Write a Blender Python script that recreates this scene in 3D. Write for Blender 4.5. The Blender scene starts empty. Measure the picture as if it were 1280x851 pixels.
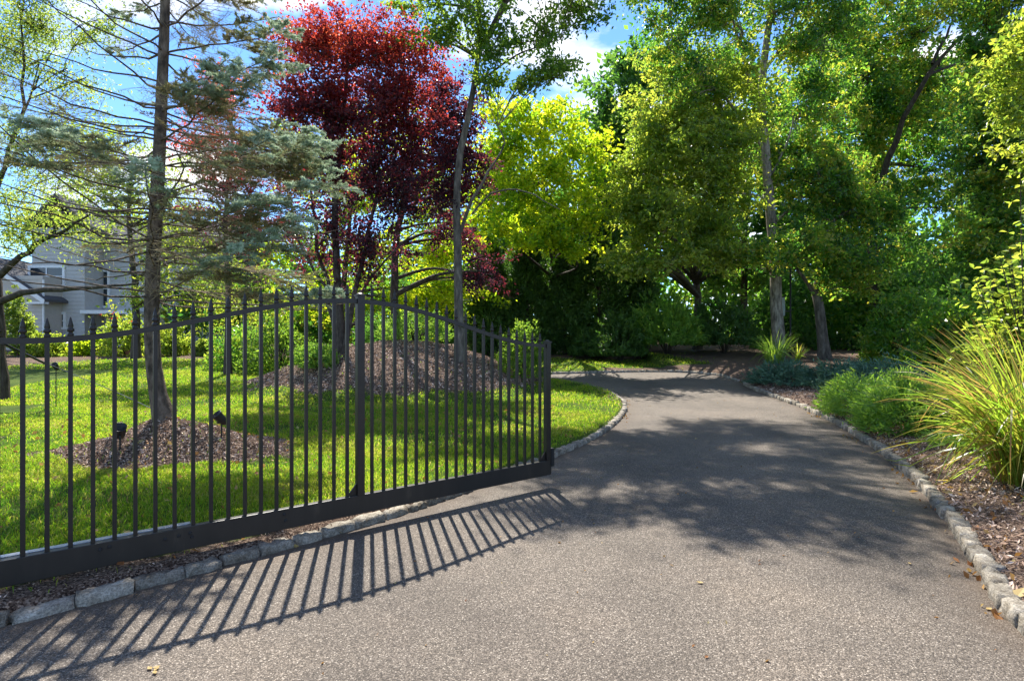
import bpy, math
import numpy as np
from mathutils import Vector

S = bpy.context.scene
RAD = math.radians
F, EYE, HZ = 680.0, 1.6, 427.0            # focal length in photo pixels, eye height (m), horizon row

# ---------------------------------------------------------------- camera, sky, sun, exposure
cam_d = bpy.data.cameras.new('camera'); cam = bpy.data.objects.new('camera', cam_d)
S.collection.objects.link(cam); S.camera = cam
cam.location = (0, 0, EYE); cam.rotation_euler = (RAD(90), 0, 0)
cam_d.sensor_width = 36.0; cam_d.lens = 36.0*F/1280.0
cam_d.shift_y = (HZ-425.5)/1280.0
cam_d.clip_end = 3000; cam_d.clip_start = 0.05

SUN_AZ, SUN_EL = 14.7, 56.4               # degrees left of the view axis, above the horizon
W = bpy.data.worlds.new("World"); S.world = W; W.use_nodes = True
nt = W.node_tree; nt.nodes.clear()
wo = nt.nodes.new('ShaderNodeOutputWorld'); bg = nt.nodes.new('ShaderNodeBackground')
sky = nt.nodes.new('ShaderNodeTexSky'); sky.sky_type = 'NISHITA'; sky.sun_disc = False
sky.sun_elevation = RAD(SUN_EL); sky.sun_rotation = RAD(-SUN_AZ)
sky.altitude = 1200; sky.air_density = 1.0; sky.dust_density = 0.1; sky.ozone_density = 3.0
tc = nt.nodes.new('ShaderNodeTexCoord'); mp = nt.nodes.new('ShaderNodeMapping')
mp.inputs['Location'].default_value = (4.18, 3.0045, 2.6516)
mp.inputs['Scale'].default_value = (1.6, 1.6, 3.4)
ns = nt.nodes.new('ShaderNodeTexNoise'); ns.inputs['Scale'].default_value = 1.7
ns.inputs['Detail'].default_value = 9; ns.inputs['Roughness'].default_value = 0.55
rp = nt.nodes.new('ShaderNodeValToRGB')
rp.color_ramp.elements[0].position = 0.52; rp.color_ramp.elements[0].color = (0, 0, 0, 1)
rp.color_ramp.elements[1].position = 0.64; rp.color_ramp.elements[1].color = (1, 1, 1, 1)
mx = nt.nodes.new('ShaderNodeMixRGB'); mx.inputs['Color2'].default_value = (5.0, 4.8, 4.5, 1)
tint = nt.nodes.new('ShaderNodeMixRGB'); tint.blend_type = 'MULTIPLY'; tint.inputs[0].default_value = 1
tint.inputs['Color2'].default_value = (0.50, 0.66, 0.80, 1)
L = nt.links.new
L(tc.outputs['Generated'], mp.inputs[0]); L(mp.outputs[0], ns.inputs['Vector'])
L(ns.outputs['Fac'], rp.inputs[0]); L(rp.outputs[0], mx.inputs['Fac'])
L(sky.outputs[0], tint.inputs['Color1']); L(tint.outputs[0], mx.inputs['Color1'])
L(mx.outputs[0], bg.inputs['Color']); L(bg.outputs[0], wo.inputs[0])
bg.inputs['Strength'].default_value = 0.15

sl = bpy.data.lights.new('sun', 'SUN'); so = bpy.data.objects.new('sun', sl); S.collection.objects.link(so)
sl.energy = 4.4; sl.angle = RAD(0.53); sl.color = (1.0, 0.95, 0.86)
sd = Vector((-math.sin(RAD(SUN_AZ))*math.cos(RAD(SUN_EL)), math.cos(RAD(SUN_AZ))*math.cos(RAD(SUN_EL)), math.sin(RAD(SUN_EL))))
so.rotation_euler = sd.to_track_quat('Z', 'Y').to_euler(); so.location = sd*60

S.view_settings.view_transform = 'Standard'; S.view_settings.look = 'None'
S.view_settings.exposure = 1.38; S.view_settings.gamma = 1.0
S.render.engine = 'CYCLES'
cy = S.cycles
cy.max_bounces = 9; cy.diffuse_bounces = 7; cy.glossy_bounces = 2; cy.transmission_bounces = 7
cy.transparent_max_bounces = 4; cy.caustics_reflective = False; cy.caustics_refractive = False
cy.use_adaptive_sampling = False; cy.use_denoising = True
cy.sample_clamp_indirect = 6.0
try:
    cy.denoiser = 'OPENIMAGEDENOISE'
except Exception:
    pass

# ---------------------------------------------------------------- helpers
RS = np.random.RandomState
def P(px, py, Y):
    """point at distance Y seen at photo pixel (px, py)"""
    return np.array([(px-640.0)/F*Y, Y, EYE+(HZ-py)/F*Y])

def link(o, parent=None):
    S.collection.objects.link(o)
    if parent is not None: o.parent = parent
    return o
def tag(o, label=None, cat=None, group=None, kind=None):
    if label: o['label'] = label
    if cat: o['category'] = cat
    if group: o['group'] = group
    if kind: o['kind'] = kind
    return o
def empty(name, loc, label, cat, group=None, rz=0.0):
    o = bpy.data.objects.new(name, None); o.location = loc; o.rotation_euler = (0, 0, rz)
    o.empty_display_size = 0.2
    link(o); return tag(o, label, cat, group)

def mesh(name, V, Fc, mats, rnd=None, smooth=False, midx=None, attrs=None):
    """V (n,3); Fc (m,3|4) array or list of arrays"""
    me = bpy.data.meshes.new(name)
    V = np.ascontiguousarray(V, dtype=np.float32)
    fl = Fc if isinstance(Fc, list) else [Fc]
    fl = [np.asarray(f, dtype=np.int32) for f in fl if len(f)]
    me.vertices.add(len(V)); me.vertices.foreach_set('co', V.ravel())
    loops = np.concatenate([f.ravel() for f in fl]).astype(np.int32)
    tot = np.concatenate([np.full(len(f), f.shape[1], np.int32) for f in fl])
    st = np.concatenate([[0], np.cumsum(tot)[:-1]]).astype(np.int32)
    me.loops.add(len(loops)); me.loops.foreach_set('vertex_index', loops)
    me.polygons.add(len(tot)); me.polygons.foreach_set('loop_start', st)
    try: me.polygons.foreach_set('loop_total', tot)
    except Exception: pass
    for m in (mats if isinstance(mats, (list, tuple)) else [mats]): me.materials.append(m)
    if midx is not None: me.polygons.foreach_set('material_index', np.asarray(midx, np.int32))
    me.polygons.foreach_set('use_smooth', np.full(len(tot), bool(smooth)))
    if rnd is not None:
        a = me.attributes.new('rnd', 'FLOAT', 'FACE'); a.data.foreach_set('value', np.asarray(rnd, np.float32))
    if attrs:
        for k, v in attrs.items():
            a = me.attributes.new(k, 'FLOAT', 'POINT'); a.data.foreach_set('value', np.asarray(v, np.float32))
    me.update(calc_edges=True)
    return me
def obj(name, me, parent=None, loc=None):
    o = bpy.data.objects.new(name, me)
    if loc is not None: o.location = loc
    return link(o, parent)

class MB:
    """small mesh collector for hand-built parts"""
    def __init__(s): s.v = []; s.f = []
    def box(s, c, d, rz=0.0, tilt=None):
        x, y, z = [k/2.0 for k in d]
        b = np.array([[i*x, j*y, k*z] for k in (-1, 1) for i, j in ((-1, -1), (1, -1), (1, 1), (-1, 1))])
        if tilt is not None: b = b @ np.array(tilt).T
        cr, sr = math.cos(rz), math.sin(rz)
        b = b @ np.array([[cr, sr, 0], [-sr, cr, 0], [0, 0, 1]]) + np.array(c)
        n = len(s.v); s.v += [tuple(p) for p in b]
        s.f += [tuple(n+i for i in q) for q in ((3, 2, 1, 0), (4, 5, 6, 7), (0, 1, 5, 4), (1, 2, 6, 5), (2, 3, 7, 6), (3, 0, 4, 7))]
        return s
    def lathe(s, prof, c=(0, 0, 0), n=10, M=None, ph=0.0):
        b = len(s.v); k = len(prof)
        for r, z in prof:
            for i in range(n):
                a = 2*math.pi*i/n+ph
                p = np.array([r*math.cos(a), r*math.sin(a), z])
                if M is not None: p = np.array(M) @ p
                s.v.append(tuple(p+np.array(c)))
        for j in range(k-1):
            for i in range(n):
                s.f.append((b+j*n+i, b+j*n+(i+1) % n, b+(j+1)*n+(i+1) % n, b+(j+1)*n+i))
        s.f.append(tuple(b+i for i in range(n))[::-1]); s.f.append(tuple(b+(k-1)*n+i for i in range(n)))
        return s
    def poly(s, pts, th):
        """extruded polygon: pts 3-D in order, th offset vector"""
        n = len(pts); b = len(s.v); th = np.array(th)
        s.v += [tuple(np.array(p)) for p in pts]+[tuple(np.array(p)+th) for p in pts]
        s.f.append(tuple(b+i for i in range(n))[::-1]); s.f.append(tuple(b+n+i for i in range(n)))
        for i in range(n): s.f.append((b+i, b+(i+1) % n, b+n+(i+1) % n, b+n+i))
        return s
    def build(s, name, m, parent=None, bevel=0.0, smooth=False, loc=None):
        me = bpy.data.meshes.new(name); me.from_pydata(s.v, [], s.f); me.materials.append(m); me.update()
        if smooth: me.polygons.foreach_set('use_smooth', [True]*len(me.polygons))
        o = obj(name, me, parent, loc)
        if bevel:
            md = o.modifiers.new('b', 'BEVEL'); md.width = bevel; md.segments = 2; md.limit_method = 'ANGLE'
        return o

def tubes(Pts, R, sides=5):
    """Pts (n,k,3), R (n,k) -> verts, quads (open ended tubes)"""
    Pts = np.asarray(Pts, float); R = np.asarray(R, float)
    n, k, _ = Pts.shape
    T = np.gradient(Pts, axis=1); T /= np.linalg.norm(T, axis=2, keepdims=True)+1e-9
    ref = np.zeros((n, 1, 3)); mt = np.abs(T.mean(1)); ax = mt.argmin(1); ref[np.arange(n), 0, ax] = 1
    A = np.cross(T, ref); A /= np.linalg.norm(A, axis=2, keepdims=True)+1e-9
    B = np.cross(T, A)
    an = np.arange(sides)*2*np.pi/sides
    V = (Pts[:, :, None, :]+R[:, :, None, None]*(A[:, :, None, :]*np.cos(an)[None, None, :, None]+B[:, :, None, :]*np.sin(an)[None, None, :, None]))
    idx = np.arange(n*k*sides).reshape(n, k, sides)
    a = idx[:, :-1, :]; b = np.roll(a, -1, axis=2); d = idx[:, 1:, :]; c = np.roll(d, -1, axis=2)
    return V.reshape(-1, 3), np.stack([a, b, c, d], -1).reshape(-1, 4)

def join(parts):
    V = []; Q = []; n = 0
    for v, q in parts:
        if len(v) == 0: continue
        V.append(v); Q.append(np.asarray(q)+n); n += len(v)
    return np.concatenate(V), np.concatenate(Q)

def unit(a): return a/(np.linalg.norm(a, axis=-1, keepdims=True)+1e-9)

def leaves(C, s, rng, up=0.5, aspect=0.5, axis=None, axis_w=0.0, droop=0.0, fold=0.12):
    """one folded rhombic leaf per centre"""
    n = len(C); s = np.broadcast_to(np.asarray(s, float), (n,))*rng.uniform(0.65, 1.3, n)
    N = rng.normal(size=(n, 3)); N = unit(N); N[:, 2] = N[:, 2]*(1-up)+up*np.sign(rng.rand(n)-0.08); N = unit(N)
    A = rng.normal(size=(n, 3)); A[:, 2] -= droop
    if axis is not None: A = A*(1-axis_w)+axis*axis_w*1.7
    A = unit(A-N*(A*N).sum(1, keepdims=True)); B = np.cross(N, A)
    s = s[:, None]; asp = aspect*rng.uniform(0.8, 1.2, (n, 1))
    v = np.stack([C-A*s*.5, C+B*s*asp*.5-A*s*.06+N*s*fold, C+A*s*.5-N*s*fold*.6, C-B*s*asp*.5-A*s*.06+N*s*fold], 1)
    return v.reshape(-1, 3), np.arange(n*4).reshape(n, 4)

def needles(Pa, Pb, k, ln, w, rng, spread=0.8, upb=0.0):
    """k triangular needles along every segment Pa->Pb"""
    n = len(Pa); t = rng.rand(n, k, 1); C = Pa[:, None]*(1-t)+Pb[:, None]*t
    D = unit(Pb-Pa)[:, None]; R = rng.normal(size=(n, k, 3)); R[..., 2] += upb
    R = unit(R-D*(R*D).sum(-1, keepdims=True))
    d = unit(D*(1-spread*.5)+R*spread); s = np.cross(d, R); s = unit(s)
    l = ln*rng.uniform(.7, 1.2, (n, k, 1))
    v = np.stack([C-s*w*.5, C+s*w*.5, C+d*l], 2)
    return v.reshape(-1, 3), np.arange(n*k*3).reshape(-1, 3)

# ---------------------------------------------------------------- materials
def newmat(name):
    m = bpy.data.materials.new(name); m.use_nodes = True; t = m.node_tree; t.nodes.clear()
    o = t.nodes.new('ShaderNodeOutputMaterial'); return m, t, o
def N(t, typ, **kw):
    n = t.nodes.new(typ)
    for k, v in kw.items():
        if k in n.inputs: n.inputs[k].default_value = v
        else: setattr(n, k, v)
    return n
def ramp(t, fac, stops, interp='LINEAR'):
    r = t.nodes.new('ShaderNodeValToRGB'); cr = r.color_ramp; cr.interpolation = interp
    while len(cr.elements) < len(stops): cr.elements.new(0.5)
    for e, (p, c) in zip(cr.elements, stops): e.position = p; e.color = (*c, 1)
    if fac is not None: t.links.new(fac, r.inputs[0])
    return r
def leafmat(name, cols, trans, tmix=0.45, rough=0.45, spec=0.35):
    if tmix > .35: tmix += .12; trans = [tuple(min(.95, k*1.25) for k in c) for c in trans]
    m, t, o = newmat(name); a = N(t, 'ShaderNodeAttribute', attribute_name='rnd')
    n = len(cols); r = ramp(t, a.outputs['Fac'], [(i/(n-1), c) for i, c in enumerate(cols)])
    r2 = ramp(t, a.outputs['Fac'], [(i/(len(trans)-1), c) for i, c in enumerate(trans)])
    b = N(t, 'ShaderNodeBsdfPrincipled', Roughness=rough); b.inputs['Specular IOR Level'].default_value = spec
    tr = N(t, 'ShaderNodeBsdfTranslucent'); mx = N(t, 'ShaderNodeMixShader'); mx.inputs[0].default_value = tmix
    L = t.links.new
    L(r.outputs[0], b.inputs['Base Color']); L(r2.outputs[0], tr.inputs['Color'])
    L(b.outputs[0], mx.inputs[1]); L(tr.outputs[0], mx.inputs[2]); L(mx.outputs[0], o.inputs[0])
    return m
def texmat(name, stops, scale=8, detail=6, rough=0.85, bump=0.3, bscale=None, stretch=(1, 1, 1), spec=0.3, metallic=0.0, bdist=0.02):
    m, t, o = newmat(name); tc = N(t, 'ShaderNodeTexCoord'); mp = N(t, 'ShaderNodeMapping'); mp.inputs['Scale'].default_value = stretch
    ns = N(t, 'ShaderNodeTexNoise', Scale=scale, Detail=detail, Roughness=0.65)
    L = t.links.new; L(tc.outputs['Object'], mp.inputs[0]); L(mp.outputs[0], ns.inputs['Vector'])
    r = ramp(t, ns.outputs['Fac'], stops)
    b = N(t, 'ShaderNodeBsdfPrincipled', Roughness=rough, Metallic=metallic); b.inputs['Specular IOR Level'].default_value = spec
    L(r.outputs[0], b.inputs['Base Color'])
    if bump:
        n2 = N(t, 'ShaderNodeTexNoise', Scale=bscale or scale*3, Detail=8, Roughness=0.7); L(mp.outputs[0], n2.inputs['Vector'])
        bp = N(t, 'ShaderNodeBump', Strength=bump, Distance=bdist); L(n2.outputs['Fac'], bp.inputs['Height']); L(bp.outputs[0], b.inputs['Normal'])
    L(b.outputs[0], o.inputs[0]); return m

M = {}
M['gate'] = texmat('gate_paint', [(0.3, (.012, .009, .0075)), (0.7, (.023, .017, .0135))], scale=9, rough=.4, bump=.08, spec=.4)
M['gate_rail'] = texmat('gate_rail_paint', [(0.3, (.011, .009, .0075)), (0.62, (.020, .016, .013)), (0.8, (.06, .045, .032))], scale=7, rough=.42, bump=.1, spec=.5, stretch=(1, 1, .3))
M['steel'] = texmat('worn_steel', [(0.3, (.30, .30, .31)), (0.7, (.5, .5, .52))], scale=20, rough=.4, metallic=.8, bump=.1)
M['rubber'] = texmat('black_plastic', [(0, (.008, .008, .009)), (1, (.02, .02, .022))], rough=.45, bump=.05, spec=.4)
M['bark_spruce'] = texmat('bark_spruce', [(0.35, (.045, .034, .026)), (0.5, (.12, .088, .064)), (0.68, (.22, .17, .13))], scale=14, bump=1.0, bscale=22, stretch=(1, 1, .45), bdist=.03)
M['bark_grey'] = texmat('bark_grey', [(0.35, (.08, .065, .05)), (0.52, (.23, .195, .15)), (0.68, (.40, .35, .28))], scale=9, bump=.9, bscale=18, stretch=(1, 1, .3), bdist=.03)
M['bark_mid'] = texmat('bark_mid', [(0.35, (.05, .042, .034)), (0.55, (.13, .11, .088)), (0.7, (.23, .20, .165))], scale=9, bump=.9, bscale=18, stretch=(1, 1, .3), bdist=.03)
M['bark_dark'] = texmat('bark_dark', [(0.35, (.028, .021, .016)), (0.6, (.085, .065, .05)), (0.75, (.15, .12, .095))], scale=10, bump=.9, stretch=(1, 1, .3), bdist=.03)
M['bark_plum'] = texmat('bark_plum', [(0.35, (.03, .022, .018)), (0.6, (.09, .068, .055)), (0.75, (.17, .13, .11))], scale=12, bump=.8, stretch=(1, 1, .5))
M['deadtwig'] = texmat('dead_twigs', [(0.3, (.20, .155, .085)), (0.7, (.44, .36, .21))], scale=4, bump=0)

G1 = [(.030, .060, .014), (.055, .100, .018), (.085, .130, .022)]
M['leaf_oak'] = leafmat('leaf_oak', [(.028, .060, .014), (.05, .095, .018), (.085, .13, .02)], [(.12, .26, .03), (.26, .44, .04), (.42, .56, .05)], .45)
M['leaf_mid'] = leafmat('leaf_mid', [(.024, .06, .016), (.045, .10, .02), (.09, .14, .024), (.16, .17, .03)], [(.07, .24, .03), (.19, .44, .04), (.38, .62, .05), (.68, .62, .06)], .42, rough=.33, spec=.5)
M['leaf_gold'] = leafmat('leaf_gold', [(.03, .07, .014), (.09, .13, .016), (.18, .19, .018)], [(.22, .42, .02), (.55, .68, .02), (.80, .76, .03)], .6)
M['leaf_light'] = leafmat('leaf_light', [(.05, .085, .018), (.09, .13, .024), (.14, .17, .03)], [(.25, .4, .04), (.42, .54, .05), (.58, .6, .06)], .48, rough=.33, spec=.5)
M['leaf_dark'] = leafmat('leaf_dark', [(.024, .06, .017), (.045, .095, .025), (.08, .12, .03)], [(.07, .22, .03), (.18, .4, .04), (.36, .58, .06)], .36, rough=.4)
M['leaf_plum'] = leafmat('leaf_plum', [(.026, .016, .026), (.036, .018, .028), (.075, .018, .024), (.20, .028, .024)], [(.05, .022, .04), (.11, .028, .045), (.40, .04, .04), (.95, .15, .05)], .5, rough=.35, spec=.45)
M['leaf_willow'] = leafmat('leaf_willow', [(.05, .085, .02), (.09, .125, .03), (.13, .16, .045)], [(.22, .36, .05), (.4, .52, .07), (.55, .62, .09)], .45)
M['spruce'] = leafmat('spruce_needles', [(.19, .155, .075), (.16, .165, .08), (.20, .27, .17), (.38, .48, .35)], [(.38, .32, .13), (.36, .37, .15), (.36, .46, .26), (.56, .68, .48)], .35, rough=.55, spec=.3)
M['juniper'] = leafmat('juniper_sprays', [(.05, .12, .025), (.10, .20, .035), (.19, .29, .05)], [(.14, .32, .04), (.3, .5, .05), (.45, .62, .06)], .38, rough=.55)
M['juniper_blue'] = leafmat('juniper_blue_sprays', [(.035, .09, .06), (.07, .15, .095), (.13, .23, .14)], [(.05, .14, .06), (.1, .22, .09), (.18, .3, .11)], .25, rough=.6)
M['thuja'] = leafmat('thuja_sprays', [(.024, .06, .016), (.052, .11, .022), (.10, .17, .03)], [(.06, .17, .03), (.16, .36, .035), (.3, .5, .045)], .3, rough=.5)
M['pampas'] = leafmat('tall_grass_blades', [(.24, .12, .05), (.15, .16, .03), (.10, .18, .024), (.20, .25, .045)], [(.5, .28, .09), (.42, .5, .04), (.32, .54, .04), (.6, .68, .08)], .42, rough=.35, spec=.45)
M['turf'] = leafmat('turf_blades', [(.05, .10, .012), (.09, .155, .014), (.17, .205, .018), (.26, .23, .08)], [(.10, .28, .015), (.23, .44, .02), (.46, .54, .03), (.58, .48, .14)], .45, rough=.5, spec=.25)
M['chip'] = leafmat('mulch_chip', [(.11, .072, .052), (.31, .205, .145), (.52, .38, .29), (.66, .54, .44)], [(.1, .06, .04), (.1, .06, .04)], .04, rough=.85, spec=.15)
M['dryleaf'] = leafmat('dry_leaf', [(.22, .08, .025), (.32, .15, .05), (.42, .26, .10), (.5, .42, .16)], [(.4, .2, .05), (.5, .3, .08)], .3, rough=.6)
M['flower'] = leafmat('red_petals', [(.45, .02, .01), (.7, .05, .01)], [(.7, .05, .02), (.8, .1, .03)], .3)

def granite():
    m, t, o = newmat('granite'); L = t.links.new
    tc = N(t, 'ShaderNodeTexCoord'); oi = N(t, 'ShaderNodeObjectInfo')
    ad = N(t, 'ShaderNodeVectorMath', operation='ADD'); L(tc.outputs['Object'], ad.inputs[0]); L(oi.outputs['Location'], ad.inputs[1])
    n1 = N(t, 'ShaderNodeTexNoise', Scale=9, Detail=8, Roughness=.7); L(ad.outputs[0], n1.inputs['Vector'])
    n2 = N(t, 'ShaderNodeTexNoise', Scale=90, Detail=4, Roughness=.7); L(ad.outputs[0], n2.inputs['Vector'])
    r1 = ramp(t, n1.outputs['Fac'], [(.33, (.14, .11, .075)), (.5, (.35, .305, .24)), (.68, (.54, .49, .41))])
    r2 = ramp(t, n2.outputs['Fac'], [(.38, (.5, .5, .5)), (.6, (1.15, 1.15, 1.15))])
    mu = N(t, 'ShaderNodeMixRGB', blend_type='MULTIPLY'); mu.inputs[0].default_value = 1
    L(r1.outputs[0], mu.inputs[1]); L(r2.outputs[0], mu.inputs[2])
    hv = N(t, 'ShaderNodeHueSaturation'); mr = N(t, 'ShaderNodeMapRange'); mr.inputs[3].default_value = .62; mr.inputs[4].default_value = 1.0
    L(oi.outputs['Random'], mr.inputs[0]); L(mr.outputs[0], hv.inputs['Value']); L(mu.outputs[0], hv.inputs['Color'])
    b = N(t, 'ShaderNodeBsdfPrincipled', Roughness=.8); b.inputs['Specular IOR Level'].default_value = .3; L(hv.outputs[0], b.inputs['Base Color'])
    bp = N(t, 'ShaderNodeBump', Strength=.9, Distance=.02); n3 = N(t, 'ShaderNodeTexNoise', Scale=26, Detail=9, Roughness=.7); L(ad.outputs[0], n3.inputs['Vector'])
    L(n3.outputs['Fac'], bp.inputs['Height']); L(bp.outputs[0], b.inputs['Normal']); L(b.outputs[0], o.inputs[0]); return m
M['granite'] = granite()

def asphalt():
    m, t, o = newmat('asphalt'); L = t.links.new
    tc = N(t, 'ShaderNodeTexCoord'); v = N(t, 'ShaderNodeTexVoronoi', Scale=140.0); L(tc.outputs['Object'], v.inputs['Vector'])
    sep = N(t, 'ShaderNodeSeparateColor'); L(v.outputs['Color'], sep.inputs[0])
    st = ramp(t, sep.outputs[0], [(.0, (.078, .066, .054)), (.35, (.132, .112, .093)), (.65, (.196, .167, .14)), (.9, (.26, .224, .188)), (.985, (.45, .405, .35))])
    # dark binder between the stones
    d = ramp(t, v.outputs['Distance'], [(.25, (1, 1, 1)), (.75, (.42, .40, .38))]); mu = N(t, 'ShaderNodeMixRGB', blend_type='MULTIPLY'); mu.inputs[0].default_value = 1
    L(st.outputs[0], mu.inputs[1]); L(d.outputs[0], mu.inputs[2])
    n1 = N(t, 'ShaderNodeTexNoise', Scale=.9, Detail=7, Roughness=.6); L(tc.outputs['Object'], n1.inputs['Vector'])
    w = ramp(t, n1.outputs['Fac'], [(.30, (.74, .72, .70)), (.5, (1.0, .98, .955)), (.68, (1.2, 1.15, 1.09))])
    m2 = N(t, 'ShaderNodeMixRGB', blend_type='MULTIPLY'); m2.inputs[0].default_value = 1; L(mu.outputs[0], m2.inputs[1]); L(w.outputs[0], m2.inputs[2])
    n5 = N(t, 'ShaderNodeTexNoise', Scale=.35, Detail=3, Roughness=.5); L(tc.outputs['Object'], n5.inputs['Vector'])
    w5 = ramp(t, n5.outputs['Fac'], [(.38, (.84, .83, .82)), (.6, (1.06, 1.05, 1.03))]); m5 = N(t, 'ShaderNodeMixRGB', blend_type='MULTIPLY'); m5.inputs[0].default_value = 1; L(m2.outputs[0], m5.inputs[1]); L(w5.outputs[0], m5.inputs[2])
    # dirt gathered along the kerbs (attribute), broken up by noise
    a = N(t, 'ShaderNodeAttribute', attribute_name='edge'); n2 = N(t, 'ShaderNodeTexNoise', Scale=7, Detail=6); L(tc.outputs['Object'], n2.inputs['Vector'])
    mm = N(t, 'ShaderNodeMath', operation='MULTIPLY'); L(a.outputs['Fac'], mm.inputs[0]); L(n2.outputs['Fac'], mm.inputs[1])
    m3 = N(t, 'ShaderNodeMixRGB'); m3.inputs[2].default_value = (.085, .058, .038, 1); L(mm.outputs[0], m3.inputs[0]); L(m5.outputs[0], m3.inputs[1])
    b = N(t, 'ShaderNodeBsdfPrincipled', Roughness=.75); b.inputs['Specular IOR Level'].default_value = .35; L(m3.outputs[0], b.inputs['Base Color'])
    n3 = N(t, 'ShaderNodeTexNoise', Scale=45, Detail=5); L(tc.outputs['Object'], n3.inputs['Vector'])
    ih = N(t, 'ShaderNodeMath', operation='SUBTRACT'); L(n3.outputs['Fac'], ih.inputs[0]); L(v.outputs['Distance'], ih.inputs[1])
    bp = N(t, 'ShaderNodeBump', Strength=.7, Distance=.007); L(ih.outputs[0], bp.inputs['Height']); L(bp.outputs[0], b.inputs['Normal'])
    L(b.outputs[0], o.inputs[0]); return m
M['asphalt'] = asphalt()

def groundmat():
    m, t, o = newmat('ground_soil_turf'); L = t.links.new
    tc = N(t, 'ShaderNodeTexCoord'); a = N(t, 'ShaderNodeAttribute', attribute_name='mulch')
    n1 = N(t, 'ShaderNodeTexNoise', Scale=1.3, Detail=8, Roughness=.65); L(tc.outputs['Object'], n1.inputs['Vector'])
    g = ramp(t, n1.outputs['Fac'], [(.3, (.035, .06, .012)), (.5, (.06, .095, .014)), (.7, (.10, .12, .022))])
    n2 = N(t, 'ShaderNodeTexVoronoi', Scale=95); L(tc.outputs['Object'], n2.inputs['Vector'])
    sp = N(t, 'ShaderNodeSeparateColor'); L(n2.outputs['Color'], sp.inputs[0])
    u = ramp(t, sp.outputs[0], [(.0, (.02, .012, .009)), (.5, (.10, .065, .047)), (.85, (.22, .155, .115)), (1, (.32, .24, .18))])
    mx = N(t, 'ShaderNodeMixRGB'); L(a.outputs['Fac'], mx.inputs[0]); L(g.outputs[0], mx.inputs[1]); L(u.outputs[0], mx.inputs[2])
    b = N(t, 'ShaderNodeBsdfPrincipled', Roughness=.95); b.inputs['Specular IOR Level'].default_value = .1; L(mx.outputs[0], b.inputs['Base Color'])
    n3 = N(t, 'ShaderNodeTexNoise', Scale=30, Detail=9, Roughness=.7); L(tc.outputs['Object'], n3.inputs['Vector'])
    bp = N(t, 'ShaderNodeBump', Strength=.9, Distance=.04); L(n3.outputs['Fac'], bp.inputs['Height']); L(bp.outputs[0], b.inputs['Normal'])
    L(b.outputs[0], o.inputs[0]); return m
M['ground'] = groundmat()

def flat(name, c, rough=.6, spec=.4, metallic=0): 
    return texmat(name, [(.35, tuple(k*.88 for k in c)), (.65, c)], scale=5, rough=rough, bump=.05, spec=spec, metallic=metallic)
M['white'] = flat('white_trim_paint', (.78, .78, .80)); M['siding'] = flat('grey_siding', (.50, .48, .47), .8)
M['siding_tan'] = flat('tan_siding', (.52, .47, .43), .8); M['roofing'] = flat('roof_shingles', (.10, .10, .11), .95, .1)
M['glass'] = flat('window_glass', (.02, .03, .04), .06, .8)
M['palebox'] = flat('pale_box_plastic', (.34, .40, .42), .5)
M['black_metal'] = flat('black_metal', (.012, .012, .013), .4)
M['terracotta'] = flat('terracotta', (.35, .14, .08), .8)

# ---------------------------------------------------------------- ground shape
def base(Y):
    Y = np.asarray(Y, float); s = Y-12.0
    z = np.where(s < -3, 0, np.where(s < 3, .05*(s+3)**2/12, .05*s))
    return np.minimum(z, 1.35)
def gp(px, py, h=0.0):
    """ground point of the drive surface (base + h) under a photo pixel"""
    lo, hi = 0.5, 200.0
    for _ in range(60):
        Y = (lo+hi)/2; zr = EYE+(HZ-py)/F*Y
        if zr > base(Y)+h: lo = Y
        else: hi = Y
    return np.array([(px-640)/F*Y, Y])

left_px = [(-60, 801), (0, 786), (115, 754), (182, 736), (243, 718), (290, 705), (338, 692), (383, 679), (429, 666), (490, 648), (560, 624), (640, 594), (690, 574), (728, 557), (757, 541), (775, 526), (784, 513), (782, 503), (768, 493), (745, 485), (715, 479), (690, 476)]
right_px = [(1330, 900), (1268, 800), (1236, 740), (1207, 690), (1178, 645), (1140, 600), (1095, 562), (1045, 530), (1000, 509), (962, 495), (938, 486), (926, 479)]
LE = np.array([gp(*p) for p in left_px]); RE = np.array([gp(*p) for p in right_px])
LE = np.vstack([[LE[0, 0]-3.0, 1.9], [LE[0, 0]-1.0, LE[0, 1]-.45], LE, [LE[-1, 0]-3, LE[-1, 1]+.9], [LE[-1, 0]-8, LE[-1, 1]+1.0]])
RE = np.vstack([[3.9, -12], [3.4, 0.5], [3.05, 1.6], RE[1:]])
RE[2] = [2.95, 1.9]
FARL = gp(690, 468); FARR = gp(926, 466)
far = np.array([RE[-1], [RE[-1, 0]+.15, FARR[1]-.8], [RE[-1, 0]-.7, FARR[1]+.05], [FARR[0]-2.5, FARR[1]+.25], [(FARL[0]+FARR[0])/2, FARR[1]+.35], [FARL[0], FARL[1]+.1], [FARL[0]-5, FARL[1]+.5], [LE[-1, 0]-.4, FARL[1]+.3], [LE[-1, 0]-.1, LE[-1, 1]+.5]])
def smoothline(Pn, step=.1):
    Pn = np.asarray(Pn, float); seg = np.r_[0, np.cumsum(np.linalg.norm(np.diff(Pn, axis=0), axis=1))]
    t = np.arange(0, seg[-1], step); q = np.stack([np.interp(t, seg, Pn[:, i]) for i in range(2)], 1)
    k = np.ones(7)/7; 
    for _ in range(2):
        pad = np.vstack([np.repeat(q[:1], 3, 0)*1.0, q, np.repeat(q[-1:], 3, 0)])
        q = np.stack([np.convolve(pad[:, i], k, 'valid') for i in range(2)], 1)
    return q
LEs = smoothline(LE[1:]); REs = smoothline(RE); FAs = smoothline(far)
LE_low = np.array([[-9.5, .6], LE[0], LE[1]])
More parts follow.
